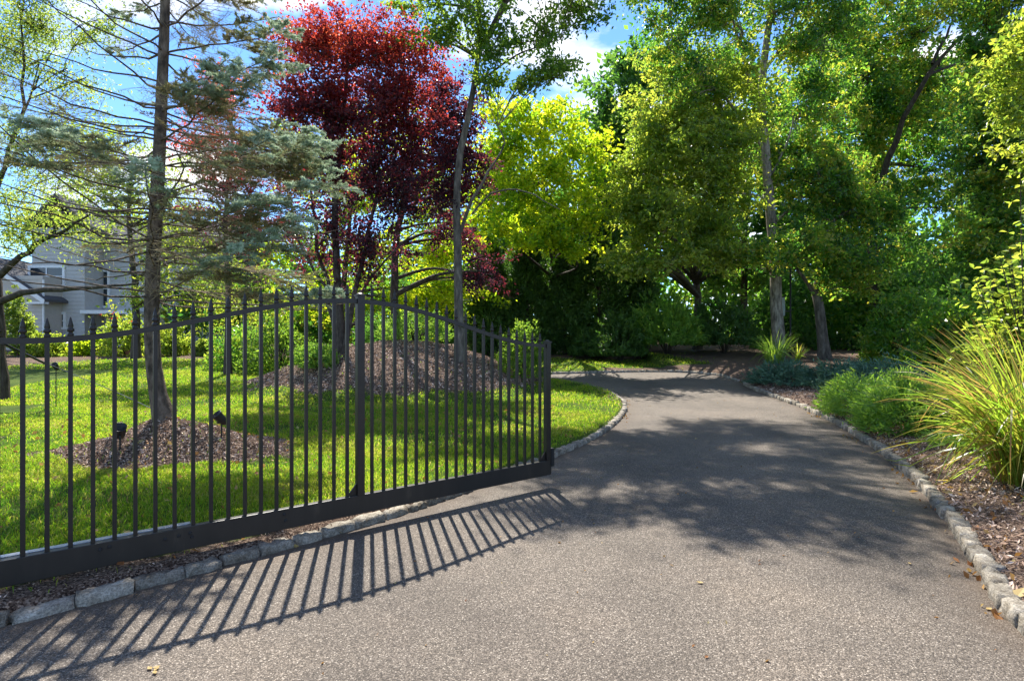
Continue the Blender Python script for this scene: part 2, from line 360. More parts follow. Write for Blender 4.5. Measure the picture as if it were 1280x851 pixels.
poly = np.vstack([[-9.5, -12], LE_low[0], LE[0], LEs, FAs[::-1], REs[::-1], [3.9, -12]])
def inpoly(x, y):
    x = np.asarray(x, float); y = np.asarray(y, float); r = np.zeros(x.shape, bool); n = len(poly)
    for i in range(n):
        x0, y0 = poly[i]; x1, y1 = poly[(i+1) % n]
        if y0 == y1: continue
        c = ((y0 > y) != (y1 > y)) & (x < (x1-x0)*(y-y0)/(y1-y0)+x0); r ^= c
    return r
def dist(x, y):
    x = np.asarray(x, float).ravel(); y = np.asarray(y, float).ravel(); d = np.full(x.shape, 1e9)
    p0 = poly; p1 = np.roll(poly, -1, 0)
    for a, b in zip(p0, p1):
        e = b-a; l2 = (e*e).sum()
        if l2 < 1e-12: continue
        t = np.clip(((x-a[0])*e[0]+(y-a[1])*e[1])/l2, 0, 1)
        d = np.minimum(d, (x-a[0]-t*e[0])**2+(y-a[1]-t*e[1])**2)
    return np.sqrt(d)
def sdf(x, y):
    sh = np.shape(x); d = dist(x, y).reshape(sh); return np.where(inpoly(x, y), -d, d)

MOUND = (-4.66, 7.40, 1.55, 1.02, .34)       # x, y, rx, ry, h  (spruce)
BERM = (-3.4, 16.6, 4.9, 4.1, 1.28)
def bumpf(x, y, b, p=1.0):
    r = np.sqrt(((x-b[0])/b[2])**2+((y-b[1])/b[3])**2)
    return b[4]*(0.5+0.5*np.cos(np.pi*np.clip(r, 0, 1)))**p, r
def waves(x, y): return .012*np.sin(x*1.7+.4*y)+.012*np.sin(y*2.3-x*.6)+.008*np.sin(x*4.1+y*3.7)
def ground_z(x, y, d=None):
    x = np.asarray(x, float); y = np.asarray(y, float)
    if d is None: d = sdf(x, y)
    z = base(y)-.06+.145*np.clip(d/.11, 0, 1)
    out = np.clip(d, 0, None)
    z = z+waves(x, y)*np.clip((d-.15)/.6, 0, 1)
    z = z+np.where(x < 3, .012, 0)*np.minimum(out, 6)*(y < 30)
    right = (x > np.where(y > 7, 3.5, 2.0))&(d > 0)&((y < 17.3)|(x > 6))
    z = z+np.where(right, .10*np.minimum(out, 2.5)+.03*np.clip(out-2.5, 0, 6), 0)
    z = z+bumpf(x+wob(y, x)*.8, y+wob(x, y)*.5, MOUND, .75)[0]*(1+.22*np.sin(x*5+y*3)*np.sin(y*6-x))+np.where(d > 0, bumpf(x, y, BERM, .62)[0]*np.clip(out/1.2, 0, 1), 0)
    return z
def wob(x, y): return .10*np.sin(x*3.1+y)+.08*np.sin(y*4.3-x*2)+.05*np.sin(x*9+y*7)
def mulch_mask(x, y, d=None):
    if d is None: d = sdf(x, y)
    w = wob(x, y); m = np.zeros(np.shape(x))
    m = np.maximum(m, bumpf(x, y, MOUND)[1]+w*.8+.05*np.sin(x*17)*np.sin(y*15) < 1.02)
    m = np.maximum(m, (bumpf(x, y, BERM)[1]+w*.25+.02*np.sin(x*9)*np.sin(y*11) < .88) & (d > .8))
    m = np.maximum(m, (x > np.where(y > 7, 3.5, 2.0)) & (d > 0) & (y < 21.5))
    m = np.maximum(m, (d > 0) & (y > 25.4+w) & (x > -1.5))
    m = np.maximum(m, (d > 0) & (y > 20) & (x > 8.0+w-.35*(y-21)))
    m = np.maximum(m, (y > 25.2+w*2+.3*np.sin(x)) & (x <= -1.5))
    m = np.maximum(m, (x < -20.5+w*2+(y-20)*.5) & (y > 20.5))
    m = np.maximum(m, (d > 0) & (d < .32+w*.6) & (x < -.8) & (y < 6))
    return m*(d > 0)
def gz(x, y): return float(ground_z(np.array([x]), np.array([y]))[0])

def axis(bp):
    out = []
    for a, b, s in bp: out.append(np.arange(a, b, s))
    return np.unique(np.round(np.concatenate(out+[[bp[-1][1]]]), 4))
gx = axis([(-400, -40, 60), (-40, -16, 2), (-16, -8, .4), (-8, 8, .1), (8, 20, .5), (20, 40, 4), (40, 400, 60)])
gy = axis([(-40, 0, 4), (0, 2, .5), (2, 12, .1), (12, 28, .16), (28, 44, 1), (44, 100, 8), (100, 900, 100)])
X, Yg = np.meshgrid(gx, gy); D = sdf(X, Yg); Z = ground_z(X, Yg, D); Mm = mulch_mask(X, Yg, D)
nx, ny = len(gx), len(gy); idx = np.arange(nx*ny).reshape(ny, nx)
q = np.stack([idx[:-1, :-1], idx[:-1, 1:], idx[1:, 1:], idx[1:, :-1]], -1).reshape(-1, 4)
tag(obj('ground', mesh('ground', np.stack([X, Yg, Z], -1).reshape(-1, 3), q, M['ground'], smooth=True, attrs={'mulch': Mm.ravel()})), kind='structure')

# driveway: rows of constant distance between its left and right edge
def drive_mesh():
    rows = []; ys = np.concatenate([np.arange(-12, 2, 1.0), np.arange(2, 24.5, .12)])
    V = []; E = []; Q = []; nc = 60; prev = None
    for y in ys:
        xs = np.linspace(-22, 9, 621); ins = inpoly(xs, np.full(xs.shape, y))
        if not ins.any(): prev = None; continue
        a = xs[ins][0]-.04; b = xs[ins][-1]+.04
        r = np.linspace(a, b, nc); n = len(V)
        zz = float(base(y))
        V += [(x, y, zz) for x in r]
        if prev is not None: Q += [(prev+i, prev+i+1, n+i+1, n+i) for i in range(nc-1)]
        prev = n
    V = np.array(V); e = np.exp(-dist(V[:, 0], V[:, 1])/.16)*1.5
    return mesh('driveway', V, np.array(Q), M['asphalt'], smooth=True, attrs={'edge': np.clip(e, 0, 1.2)})
tag(obj('driveway', drive_mesh()), kind='structure')

# ---------------------------------------------------------------- granite block kerbs
def stone_mesh(seed, l, w, h):
    rng = RS(seed); nu, nv, nw = 5, 3, 3
    import itertools
    pts = {}; V = []; Q = []
    def vid(i, j, k):
        if (i, j, k) not in pts:
            p = np.array([i/nu-.5, j/nv-.5, k/nw-.5])*2
            n4 = (abs(p)**9).sum()**(1/9); c = np.abs(p).max(); p = p*(c/n4)  # rounded corners
            p = p*np.array([l, w, h])/2
            p += rng.normal(0, .0075, 3); pts[(i, j, k)] = len(V); V.append(p)
        return pts[(i, j, k)]
    for i in range(nu):
        for j in range(nv):
            Q.append([vid(i, j, nw), vid(i+1, j, nw), vid(i+1, j+1, nw), vid(i, j+1, nw)])
    for i in range(nu):
        for k in range(nw):
            Q.append([vid(i, 0, k), vid(i+1, 0, k), vid(i+1, 0, k+1), vid(i, 0, k+1)])
            Q.append([vid(i+1, nv, k), vid(i, nv, k), vid(i, nv, k+1), vid(i+1, nv, k+1)])
    for j in range(nv):
        for k in range(nw):
            Q.append([vid(0, j+1, k), vid(0, j, k), vid(0, j, k+1), vid(0, j+1, k+1)])
            Q.append([vid(nu, j, k), vid(nu, j+1, k), vid(nu, j+1, k+1), vid(nu, j, k+1)])
    return mesh('kerb_stone', np.array(V), np.array(Q), M['granite'], smooth=True)
stones = [stone_mesh(s, .262, .115, .19) for s in range(9)]
def kerb(line, label, side, s0=0.0, s1=1e9, top=.095, far_=False, step=.27):
    """line: drive edge, side=+1 if stones lie to the left of travel"""
    seg = np.r_[0, np.cumsum(np.linalg.norm(np.diff(line, axis=0), axis=1))]
    e = bpy.data.objects.new('kerb', None); link(e); tag(e, kind='structure'); e['label'] = label
    t = max(s0, .1); rng = RS(len(line))
    while t < min(seg[-1], s1)-.2:
        ln = step*rng.uniform(.86, 1.14)
        c = np.array([np.interp(t+ln/2, seg, line[:, i]) for i in range(2)])
        a = np.array([np.interp(t, seg, line[:, i]) for i in range(2)]); b = np.array([np.interp(t+ln, seg, line[:, i]) for i in range(2)])
        d = (b-a)/np.linalg.norm(b-a); nrm = np.array([-d[1], d[0]])*side
        p = c+nrm*(.052+rng.normal(0, .006))
        o = obj('kerb_stone', stones[rng.randint(9)], e)
        o.location = (p[0], p[1], float(base(p[1]))+top-.095+rng.normal(0, .006))
        o.rotation_euler = (rng.normal(0, .035), rng.normal(0, .02), math.atan2(d[1], d[0])+rng.normal(0, .03)+(math.pi if rng.rand() < .5 else 0))
        o.scale = (ln/.258, rng.uniform(.92, 1.1), rng.uniform(.95, 1.05)); t += ln
    return e
kerb(LEs, 'granite block kerb round the lawn on the gate side', 1, .3, 26, top=.066)
kerb(REs, 'granite block kerb along the planted bank', -1, 10.5, 40, step=.25)
kerb(FAs, 'low granite kerb across the far end of the drive', -1, .2, 15, top=.075)

# ---------------------------------------------------------------- sliding gate
GR = np.array([.39, 6.02]); GC = np.array([-1.305, 4.67]); gd = (GR-GC)/np.linalg.norm(GR-GC)   # right end post, centre post
HL = np.linalg.norm(GR-GC); GA = math.atan2(gd[1], gd[0])
gate = empty('driveway_gate', (GC[0], GC[1], 0), 'dark bronze sliding metal gate with arched top and spear pickets', 'gate', rz=GA)
gate_n = 20; sp = HL/gate_n; SPL = .1135; HLL = SPL*22
def arch(s):
    u = min(abs(s)/(HL if s > 0 else HL*1.04), 1.15); z = 1.555+.39*(.5+.5*math.cos(math.pi*min(u, 1)))
    return z+(.05*u if s < 0 else 0)
ZB, ZT = .131, .292
MB().box(((HL+.04-HLL-.1)/2, 0, (ZB+ZT)/2), (HL+HLL+.14, .052, ZT-ZB)).build('bottom_rail', M['gate_rail'], gate, bevel=.004)
MB().box((-HL*.83, .062, ZT-.02), (HL*.5, .05, .05)).build('track', M['steel'], gate, bevel=.003)
ss = np.linspace(-HLL, HL, 61)
v = []; 
for s in ss:
    z = arch(s)
    v += [(s, -.016, z-.019), (s, .016, z-.019), (s, .016, z+.019), (s, -.016, z+.019)]
n = len(ss); qq = [(4*i+j, 4*i+(j+1) % 4, 4*i+4+(j+1) % 4, 4*i+4+j) for i in range(n-1) for j in range(4)]+[(0, 1, 2, 3), (4*n-1, 4*n-2, 4*n-3, 4*n-4)]
trm = mesh('top_rail', np.array(v), [np.array(qq)], M['gate']); obj('top_rail', trm, gate)
fin = MB(); fin.lathe([(.0175, 0), (.0175, .016), (.012, .02), (.012, .028), (.020, .034), (.0205, .046), (.012, .054), (.016, .062), (.011, .09), (.004, .118), (.001, .125)], n=8)
finm = bpy.data.meshes.new('finial'); finm.from_pydata(fin.v, [], fin.f); finm.materials.append(M['gate'])
finm.polygons.foreach_set('use_smooth', [True]*len(finm.polygons)); finm.update()
for i in range(-21, gate_n):
    if i == 0: continue
    s = i*sp
    if i < 0: s = i*SPL
    h = arch(s)
    p = MB().box((s, 0, (ZT+h+.012)/2), (.0245, .0245, h+.012-ZT+.01)).build('picket', M['gate'], gate)
    f = obj('finial', finm, p, (s, 0, h+.017))
def post(s, w, h):
    p = MB().box((s, 0, (ZT+h)/2), (w, w, h-ZT+.01)).build('post', M['gate'], gate, bevel=.003)
    c = MB(); c.box((s, 0, h+.006), (w+.014, w+.014, .014)); c.lathe([(w*.62, h+.011), (w*.5, h+.02), (w*.25, h+.028), (.004, h+.031)], c=(s, 0, 0), n=12)
    c.build('cap', M['gate'], p, smooth=False)
post(0, .064, arch(0)+.045); post(HL, .060, arch(HL)+.035); post(-HLL, .06, arch(-HLL)+.03)
for s in (0, HL):
    MB().poly([(s-.032, -.006, ZT), (s-.032-.085, -.006, ZT), (s-.032, -.006, ZT+.10)], (0, .012, 0)).build('gusset', M['gate'], gate)
MB().box((HL+.052, 0, ZT+.03), (.045, .075, .20)).build('end_plate', M['rubber'], gate, bevel=.003)
blt = MB(); blt.lathe([(.012, 0), (.012, .004), (.008, .009)], n=8, M=[[1, 0, 0], [0, 0, -1], [0, 1, 0]])
bm_ = bpy.data.meshes.new('bolt'); bm_.from_pydata(blt.v, [], blt.f); bm_.materials.append(M['rubber']); bm_.update()
for s, z in ((-1.78, .25), (-1.73, .255), (-1.42, .235), (-1.34, .24), (-1.27, .245), (-1.26, .215), (-.63, .25), (-.62, .20)):
    obj('bolt', bm_, gate, (s, -.026, z))

# ---------------------------------------------------------------- trees
def curve(pts, k):
    """Catmull-like resample of a polyline to k points"""
    pts = np.asarray(pts, float); seg = np.r_[0, np.cumsum(np.linalg.norm(np.diff(pts, axis=0), axis=1))]
    t = np.linspace(0, seg[-1], k); q = np.stack([np.interp(t, seg, pts[:, i]) for i in range(3)], 1)
    if k > 4:
        for _ in range(2): q[1:-1] = (q[:-2]+2*q[1:-1]+q[2:])/4
    return q
def blob(px, py, Y, rx, rz, ry=None, w=1.0):
    c = P(px, py, Y); a = rx/F*Y; b = rz/F*Y
    return dict(c=c, r=np.array([a, ry if ry else a*.6, b]), w=w)
def make_tree(name, label, cat, trunk, r0, blobs, leafm, bark, nclus, nleaf, lsize, seed, limbs=(), group=None, crad=.45, up=.45, aspect=.55,
              r1=None, flare=1.35, twig=.012, hue=None, droop=0.0, shell=.55, sides=9, flat_=.5, upper_red=None, dens=1.3, gap=.27):
    rng = RS(seed); trunk = curve(trunk, 16)
    loc = trunk[0].copy()
    root = empty(name, tuple(loc), label, cat, group)
    k = len(trunk); rr = np.linspace(r0, r1 if r1 else r0*.3, k); rr[0] *= flare; rr[1] *= 1+(flare-1)*.35
    trunk_n = trunk.copy(); trunk_n[1:-1] += rng.normal(0, r0*.10, (k-2, 3))*[1, 1, 0]
    wood = [tubes(trunk_n[None], rr[None], sides)]
    attach = [(trunk_n, rr)]
    for lb in limbs:
        pts, ra = lb; q = curve(pts, 12); q[2:-1] += rng.normal(0, ra*.35, (9, 3)); rl = np.linspace(ra, ra*.25, 12)
        wood.append(tubes(q[None], rl[None], 7)); attach.append((q, rl))
    allp = np.concatenate([a[0][2:] for a in attach]); allr = np.concatenate([a[1][2:] for a in attach])
    sat = []
    for b in blobs:
        for _ in range(2):
            u = unit(rng.normal(size=3)*[1, .6, .9]); sat.append(dict(c=b['c']+u*b['r']*rng.uniform(.75, 1.05), r=b['r']*rng.uniform(.34, .52), w=b['w']*rng.uniform(.7, 1.2)))
    blobs = list(blobs)+sat
    wsum = sum(b['w']*b['r'].prod()**.67 for b in blobs); CC = []; CD = []; LP = []; LR = []; TP = []
    for b in blobs:
        m = max(4, int(nclus*b['w']*b['r'].prod()**.67/wsum))
        u = unit(rng.normal(size=(m, 3))); rad = rng.rand(m, 1)**(1/3.)*(1-shell)+shell*rng.uniform(.75, 1.05, (m, 1))
        az = np.arctan2(u[:, 1], u[:, 0]); lob = 1+.16*np.sin(3*az+rng.rand()*6)+.14*np.sin(4*u[:, 2]*2+2*az+rng.rand()*6)
        rad *= rng.uniform(.8, 1.15, (m, 1))*lob[:, None]; C = b['c']+u*rad*b['r']
        fq = 2.2/max(b['r'].mean(), .6); nz = np.sin(C[:, 0]*fq*2+rng.rand()*6)+np.sin(C[:, 1]*fq*2+rng.rand()*6)+np.sin(C[:, 2]*fq*2.4+rng.rand()*6)
        C = C[nz > np.quantile(nz, gap)] if m > 6 else C; m = len(C); CC.append(C)
        # main limb of this mass: from wood below it
        sc = np.linalg.norm(allp-b['c'], axis=1)+np.where(allp[:, 2] > b['c'][2]-.1, 2.5, 0); j = sc.argmin()
        a = allp[j]; e = b['c']+rng.normal(0, .25, 3)*b['r']; mid = (a+e)/2+np.array([0, 0, .10])*np.linalg.norm(e-a)+rng.normal(0, .06, 3)*np.linalg.norm(e-a)
        L_ = curve([a, mid, e], 9); rl = np.linspace(min(allr[j]*.75, .012+.02*np.linalg.norm(e-a)+.02*b['r'].mean()), .012, 9)
        LP.append(L_); LR.append(rl)
        # twigs from limb to clusters
        ti = rng.randint(3, 9, m); s = L_[ti]; d = C-s; ln = np.linalg.norm(d, axis=1, keepdims=True)
        t = np.linspace(0, 1, 5)[None, :, None]
        bow = rng.normal(0, .10, (m, 1, 3))*ln[:, :, None]; T = s[:, None]+d[:, None]*t+bow*(4*t*(1-t))*.8+np.array([0, 0, .12])*ln[:, :, None]*(t*(1-t))*2
        TP.append(T); CD.append(unit(d+np.array([0, 0, -.25])*ln))
    wood.append(tubes(np.array(LP), np.array(LR), 6))
    TP = np.concatenate(TP); tr = np.linspace(1, .3, 5)[None]*twig*rng.uniform(.7, 1.4, (len(TP), 1))
    wood.append(tubes(TP, tr, 4))
    V, Q = join(wood)
    obj('trunk', mesh('trunk', V-loc, Q, bark, smooth=True), root)
    C = np.concatenate(CC); m = len(C)
    per = rng.poisson(nleaf*dens, m)+2; ci = np.repeat(np.arange(m), per); n = len(ci)
    sz = crad*rng.uniform(.6, 1.3, (m, 1)); tl = rng.normal(0, .25, (m, 2))
    CD = np.concatenate(CD)
    off = rng.normal(size=(n, 3))*sz[ci]*[.34, .34, .30*flat_+.05]+CD[ci]*sz[ci]*rng.uniform(-1.3, 1.1, (n, 1))
    off[:, 2] += (off[:, :2]*tl[ci]).sum(1)-droop*np.abs(off[:, 0])
    c = C[ci]+off
    ax = unit(off+1e-6)
    V, Q = leaves(c, lsize*1.3, rng, up=up, aspect=aspect, axis=ax, axis_w=.45, droop=droop)
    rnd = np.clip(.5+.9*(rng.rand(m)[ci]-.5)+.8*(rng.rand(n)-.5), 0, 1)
    if upper_red is not None:          # redder upward: young shoots, plus backlit sun glow painted into the leaf colour
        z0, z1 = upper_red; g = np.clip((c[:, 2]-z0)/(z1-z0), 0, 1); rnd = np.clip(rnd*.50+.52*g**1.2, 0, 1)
    obj('crown', mesh('crown', V-loc, Q, leafm, rnd=rnd), root)
    return root
def gpt(px, Y, dz=-.05):
    x = (px-640)/F*Y; return np.array([x, Y, gz(x, Y)+dz])

B = blob
# left tree with the long low limb
make_tree('shade_tree', 'leafy tree at the left edge with a long bare low limb over the lawn', 'tree',
    [gpt(-2, 13), P(-1, 390, 13), P(-8, 340, 13), P(-25, 270, 13), P(-40, 170, 13), P(-50, 60, 13)], .17,
    [B(40, 20, 12.5, 60, 40), B(110, 45, 12, 45, 30, w=.8), B(-20, 60, 13, 60, 60), B(70, 95, 12, 50, 30, w=.5), B(40, 190, 12.5, 50, 45, w=.6), B(10, 270, 12, 50, 40, w=.6), B(100, 150, 13, 50, 40, w=.5), B(90, 290, 12.5, 45, 30, w=.35), B(90, -40, 12, 60, 30)],
    M['leaf_willow'], M['bark_dark'], 420, 40, .062, 11,
    limbs=[([P(-2, 378, 13), P(20, 367, 12.9), P(60, 362, 12.7), P(99, 364, 12.4), P(130, 354, 12.2), P(173, 354, 12)], .085),
           ([P(-6, 350, 13), P(25, 320, 12.8), P(50, 305, 12.6), P(80, 290, 12.5), P(110, 270, 12)], .08),
           ([P(-25, 270, 13), P(0, 225, 12.6), P(28, 150, 12.5), P(36, 100, 12.5), P(24, 50, 12.3), P(30, 0, 12.3)], .06),
           ([P(36, 82, 12.5), P(55, 74, 12.4), P(80, 82, 12.2)], .03), ([P(30, 140, 12.5), P(60, 70, 12.3), P(75, 55, 12.2)], .025)],
    crad=.42, up=.2, aspect=.38, droop=.5, twig=.010, sides=12)

# ---- blue spruce
def spruce():
    rng = RS(5); bx, by = -4.71, 7.4; zb = gz(bx, by)-.06; top = 9.3
    root = empty('spruce_tree', (bx, by, zb), 'thin blue spruce on the small mulch mound, bare inside, with grey green tips', 'tree')
    loc = np.array([bx, by, zb])
    tp = curve([(bx-.01, by, zb), P(193, 490, by), P(189, 420, by), P(190, 340, by), P(198, 220, by), P(203, 100, by), P(207, 0, by), P(208, -100, by), (bx+.02, by, top)], 24)
    tr = np.interp(tp[:, 2], [zb, zb+.3, 1.2, 3, 6, top], [.150, .110, .095, .088, .060, .015]); wood = [tubes(tp[None], tr[None], 14)]
    Bp = []; Br = []; Ta = []; Tb = []; Tg = []; dead = []
    z = 2.2
    while z < top-.2:
        nb = rng.randint(5, 7); a0 = rng.rand()*6.28
        for k in range(nb):
            a = a0+k*6.28/nb+rng.normal(0, .3); d = np.array([math.cos(a), math.sin(a), 0])
            if d[0] > .3 and z < 6: d = unit(d*[1, .75, 1])
            L_ = np.interp(z, [2, 2.8, 4.2, 5.6, 6.5, top], [2.3, 2.45, 2.2, 1.65, 1.25, .25])*rng.uniform(.78, 1.12)*(1+.12*d[0])
            p0 = np.array([np.interp(z, tp[:, 2], tp[:, 0]), np.interp(z, tp[:, 2], tp[:, 1]), z+rng.normal(0, .05)])
            t = np.linspace(0, 1, 9)[:, None]; rise = np.interp(z, [2, 3, 4.5, top], [.10, .06, .04, .35])
            q = p0+d*L_*t+np.array([0, 0, 1])*L_*(rise*t-.16*t+.14*t**2.2+rng.normal(0, .15)*t)+np.cumsum(rng.normal(0, .014, (9, 3)), 0)*L_
            Bp.append(q); Br.append(np.linspace(.015 if z < 6 else .012, .004, 9))
            rightness = d[0]*.8-d[1]*.25          # the side that still carries dense needles
            if d[0] < .15 and z < 2.9 and rng.rand() < .6: continue
            if d[1] < -.35 and d[0] < .75 and rng.rand() < .62: continue
            if d[1] > .1 and z < 3.9 and rng.rand() < .75: continue
            if d[0] < -.1 and z < 6 and rng.rand() < .38: continue
            live = np.clip(.20+.66*rightness+rng.normal(0, .10)+np.clip((z-5.2)*.10, 0, .2), .06, .85)
            if z > 4.4 and rightness < 0: live = max(live, .30)
            back = d[1] > .25 and d[0] < .6 and z < 5.2
            if back: live = .06
            if d[0] < .05 and z < 5.9: live = .05+(.12 if z < 4.3 else .26)*(rng.rand() < .4)
            if rightness > .2 and z < 6: live = min(max(live, .45), .58)
            m = int(L_*(6 if back else 22 if rightness > .2 else 16))
            for i in range(m):
                u = rng.uniform(.12, 1.0); sd_ = rng.choice([-1, 1]); pt = np.array([np.interp(u, t[:, 0], q[:, j]) for j in range(3)])
                tl = L_*.34*(1.15-u)*rng.uniform(.6, 1.25)+.09; lat = np.array([-d[1], d[0], 0])*sd_
                td = unit(d*.75+lat*rng.uniform(.4, 1.0)+np.array([0, 0, rng.normal(-.12, .16)])); e = pt+td*tl
                isl = u > 1-live or rng.rand() < .04
                if isl: 
                    Ta.append(pt+td*tl*.15); Tb.append(e); Tg.append(u)
                    for w_ in range(3):
                        uu = rng.uniform(.3, .9); s2 = pt+td*tl*uu; dd = unit(td+np.cross(td, [0, 0, 1])*rng.choice([-1, 1])*.8+rng.normal(0, .15, 3)); Ta.append(s2); Tb.append(s2+dd*tl*.4*rng.uniform(.6, 1.1)); Tg.append(u)
                dead.append((pt, e, .0034))
                for w_ in range(3 if not isl else 1):
                    uu = rng.uniform(.2, 1); s2 = pt+td*tl*uu; dd = unit(td*.6+rng.normal(0, .7, 3)); e2 = s2+dd*tl*.55*rng.uniform(.4, 1.1); dead.append((s2, e2, .0024))
                    if not isl:
                        for _ in range(2):
                            s3 = s2+(e2-s2)*rng.rand(); dead.append((s3, s3+unit(rng.normal(size=3))*rng.uniform(.03, .12), .0019))
            Ta.append(q[-3]); Tb.append(q[-1]); Tg.append(1.0); Ta.append(q[-2]); Tb.append(q[-1]+d*.06); Tg.append(1.0)
        z += rng.uniform(.19, .31) if z < 5 else rng.uniform(.30, .44)
    wood.append(tubes(np.array(Bp), np.array(Br), 5)); V, Q = join(wood)
    obj('trunk', mesh('trunk', V-loc, Q, M['bark_spruce'], smooth=True), root)
    a = np.array([d[0] for d in dead]); b = np.array([d[1] for d in dead]); r = np.array([d[2] for d in dead])
    mid = (a+b)/2+rng.normal(0, .015, a.shape); V, Q = tubes(np.stack([a, mid, b], 1), np.stack([r, r*.8, r*.4], 1), 3)
    o = obj('twigs', mesh('twigs', V-loc, Q, M['deadtwig']), root); o['kind'] = 'stuff'
    Ta = np.array(Ta); Tb = np.array(Tb); n = len(Ta); print('spruce twigs', n, len(dead))
    V, T = needles(Ta, Tb, 40, .042, .012, rng, spread=.85, upb=.5)
    rr = np.clip(np.repeat(rng.rand(n)*.5+(np.array(Tg)-.62)*1.9, 40)+rng.rand(n*40)*.2, 0, 1)
    obj('needles', mesh('needles', V-loc, T, M['spruce'], rnd=rr), root)
spruce()

# ---- purple-leaved plums
plum_g = 'purple-leaved plum trees'
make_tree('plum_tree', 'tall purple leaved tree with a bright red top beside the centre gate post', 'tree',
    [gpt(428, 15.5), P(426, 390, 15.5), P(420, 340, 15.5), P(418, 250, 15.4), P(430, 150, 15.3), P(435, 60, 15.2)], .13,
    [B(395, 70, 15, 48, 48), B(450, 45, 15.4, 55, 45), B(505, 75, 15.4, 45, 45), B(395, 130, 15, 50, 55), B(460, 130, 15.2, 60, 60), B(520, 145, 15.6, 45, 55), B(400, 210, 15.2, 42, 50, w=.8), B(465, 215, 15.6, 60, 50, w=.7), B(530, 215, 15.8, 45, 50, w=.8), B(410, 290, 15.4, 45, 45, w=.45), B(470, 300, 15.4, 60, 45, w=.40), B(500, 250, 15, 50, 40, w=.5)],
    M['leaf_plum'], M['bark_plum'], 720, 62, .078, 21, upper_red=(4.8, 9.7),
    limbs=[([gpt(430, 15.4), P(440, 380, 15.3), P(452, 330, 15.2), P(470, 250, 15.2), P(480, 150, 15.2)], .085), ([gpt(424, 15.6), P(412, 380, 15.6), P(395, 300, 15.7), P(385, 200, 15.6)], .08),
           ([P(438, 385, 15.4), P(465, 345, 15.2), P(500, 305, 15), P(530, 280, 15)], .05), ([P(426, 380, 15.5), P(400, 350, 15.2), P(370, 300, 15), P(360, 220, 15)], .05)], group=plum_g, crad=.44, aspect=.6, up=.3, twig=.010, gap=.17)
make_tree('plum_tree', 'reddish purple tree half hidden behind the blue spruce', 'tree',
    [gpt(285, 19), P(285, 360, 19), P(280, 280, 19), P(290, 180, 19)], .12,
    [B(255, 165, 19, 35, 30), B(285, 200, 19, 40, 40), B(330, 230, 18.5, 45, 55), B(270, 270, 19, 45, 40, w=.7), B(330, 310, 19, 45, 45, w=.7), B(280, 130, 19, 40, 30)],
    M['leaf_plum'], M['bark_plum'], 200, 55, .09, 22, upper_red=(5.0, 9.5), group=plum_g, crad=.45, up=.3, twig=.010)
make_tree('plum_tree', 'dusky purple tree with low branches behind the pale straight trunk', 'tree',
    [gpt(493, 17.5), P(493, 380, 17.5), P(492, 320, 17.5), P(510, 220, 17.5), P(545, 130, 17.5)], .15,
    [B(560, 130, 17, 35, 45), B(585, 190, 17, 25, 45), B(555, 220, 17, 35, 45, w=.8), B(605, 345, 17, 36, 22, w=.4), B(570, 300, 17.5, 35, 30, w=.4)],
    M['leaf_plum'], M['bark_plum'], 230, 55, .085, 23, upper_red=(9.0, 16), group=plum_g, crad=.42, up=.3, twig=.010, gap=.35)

# ---- tall oak rising through the middle
make_tree('oak_tree', 'tall straight pale trunked tree on the mulch berm, green crown above the frame top', 'tree',
    [gpt(575, 15.2), P(574, 400, 15.2), P(573, 330, 15.2), P(570, 250, 15.2), P(572, 190, 15.2), P(592, 120, 15.1), P(603, 60, 15), P(596, 0, 15), P(600, -120, 15)], .135,
    [B(560, 30, 14.5, 38, 33, w=.7), B(615, 55, 14.5, 45, 34, w=.7), B(665, 30, 14, 40, 30, w=.6), B(680, 88, 14, 36, 16, w=.6), B(635, 98, 14.4, 34, 16, w=.5), B(540, -30, 15, 60, 40), B(620, -60, 15, 80, 60), B(720, 10, 13.5, 25, 22, w=.5),
     B(722, -115, 12, 62, 45), B(700, -100, 12, 60, 40), B(640, -95, 12, 60, 35), B(565, -110, 12.4, 45, 30), B(600, -75, 15, 60, 38), B(700, -90, 15, 70, 40), B(680, -75, 18, 70, 36), B(755, -80, 18, 45, 30, w=.7), B(640, -70, 20, 60, 34), B(720, -70, 21, 60, 34)],
    M['leaf_oak'], M['bark_mid'], 1150, 55, .095, 31,
    limbs=[([P(576, 290, 15.2), P(584, 262, 15), P(600, 232, 14.8), P(625, 192, 14.6), P(636, 168, 14.6), P(622, 158, 14.5)], .055), ([P(590, 268, 15), P(612, 240, 14.7), P(650, 235, 14.4), P(700, 262, 14)], .03),
           ([P(603, 60, 15), P(625, 10, 14.8), P(700, -80, 14.2), P(800, -130, 13.6), P(900, -160, 13.4)], .09), ([P(592, 110, 15), P(640, 70, 14.6), P(700, 50, 14)], .04), ([P(603, 40, 15), P(580, -10, 15), P(550, -60, 15)], .07)],
    crad=.42, up=.5, aspect=.5, twig=.012, sides=12, gap=.5)

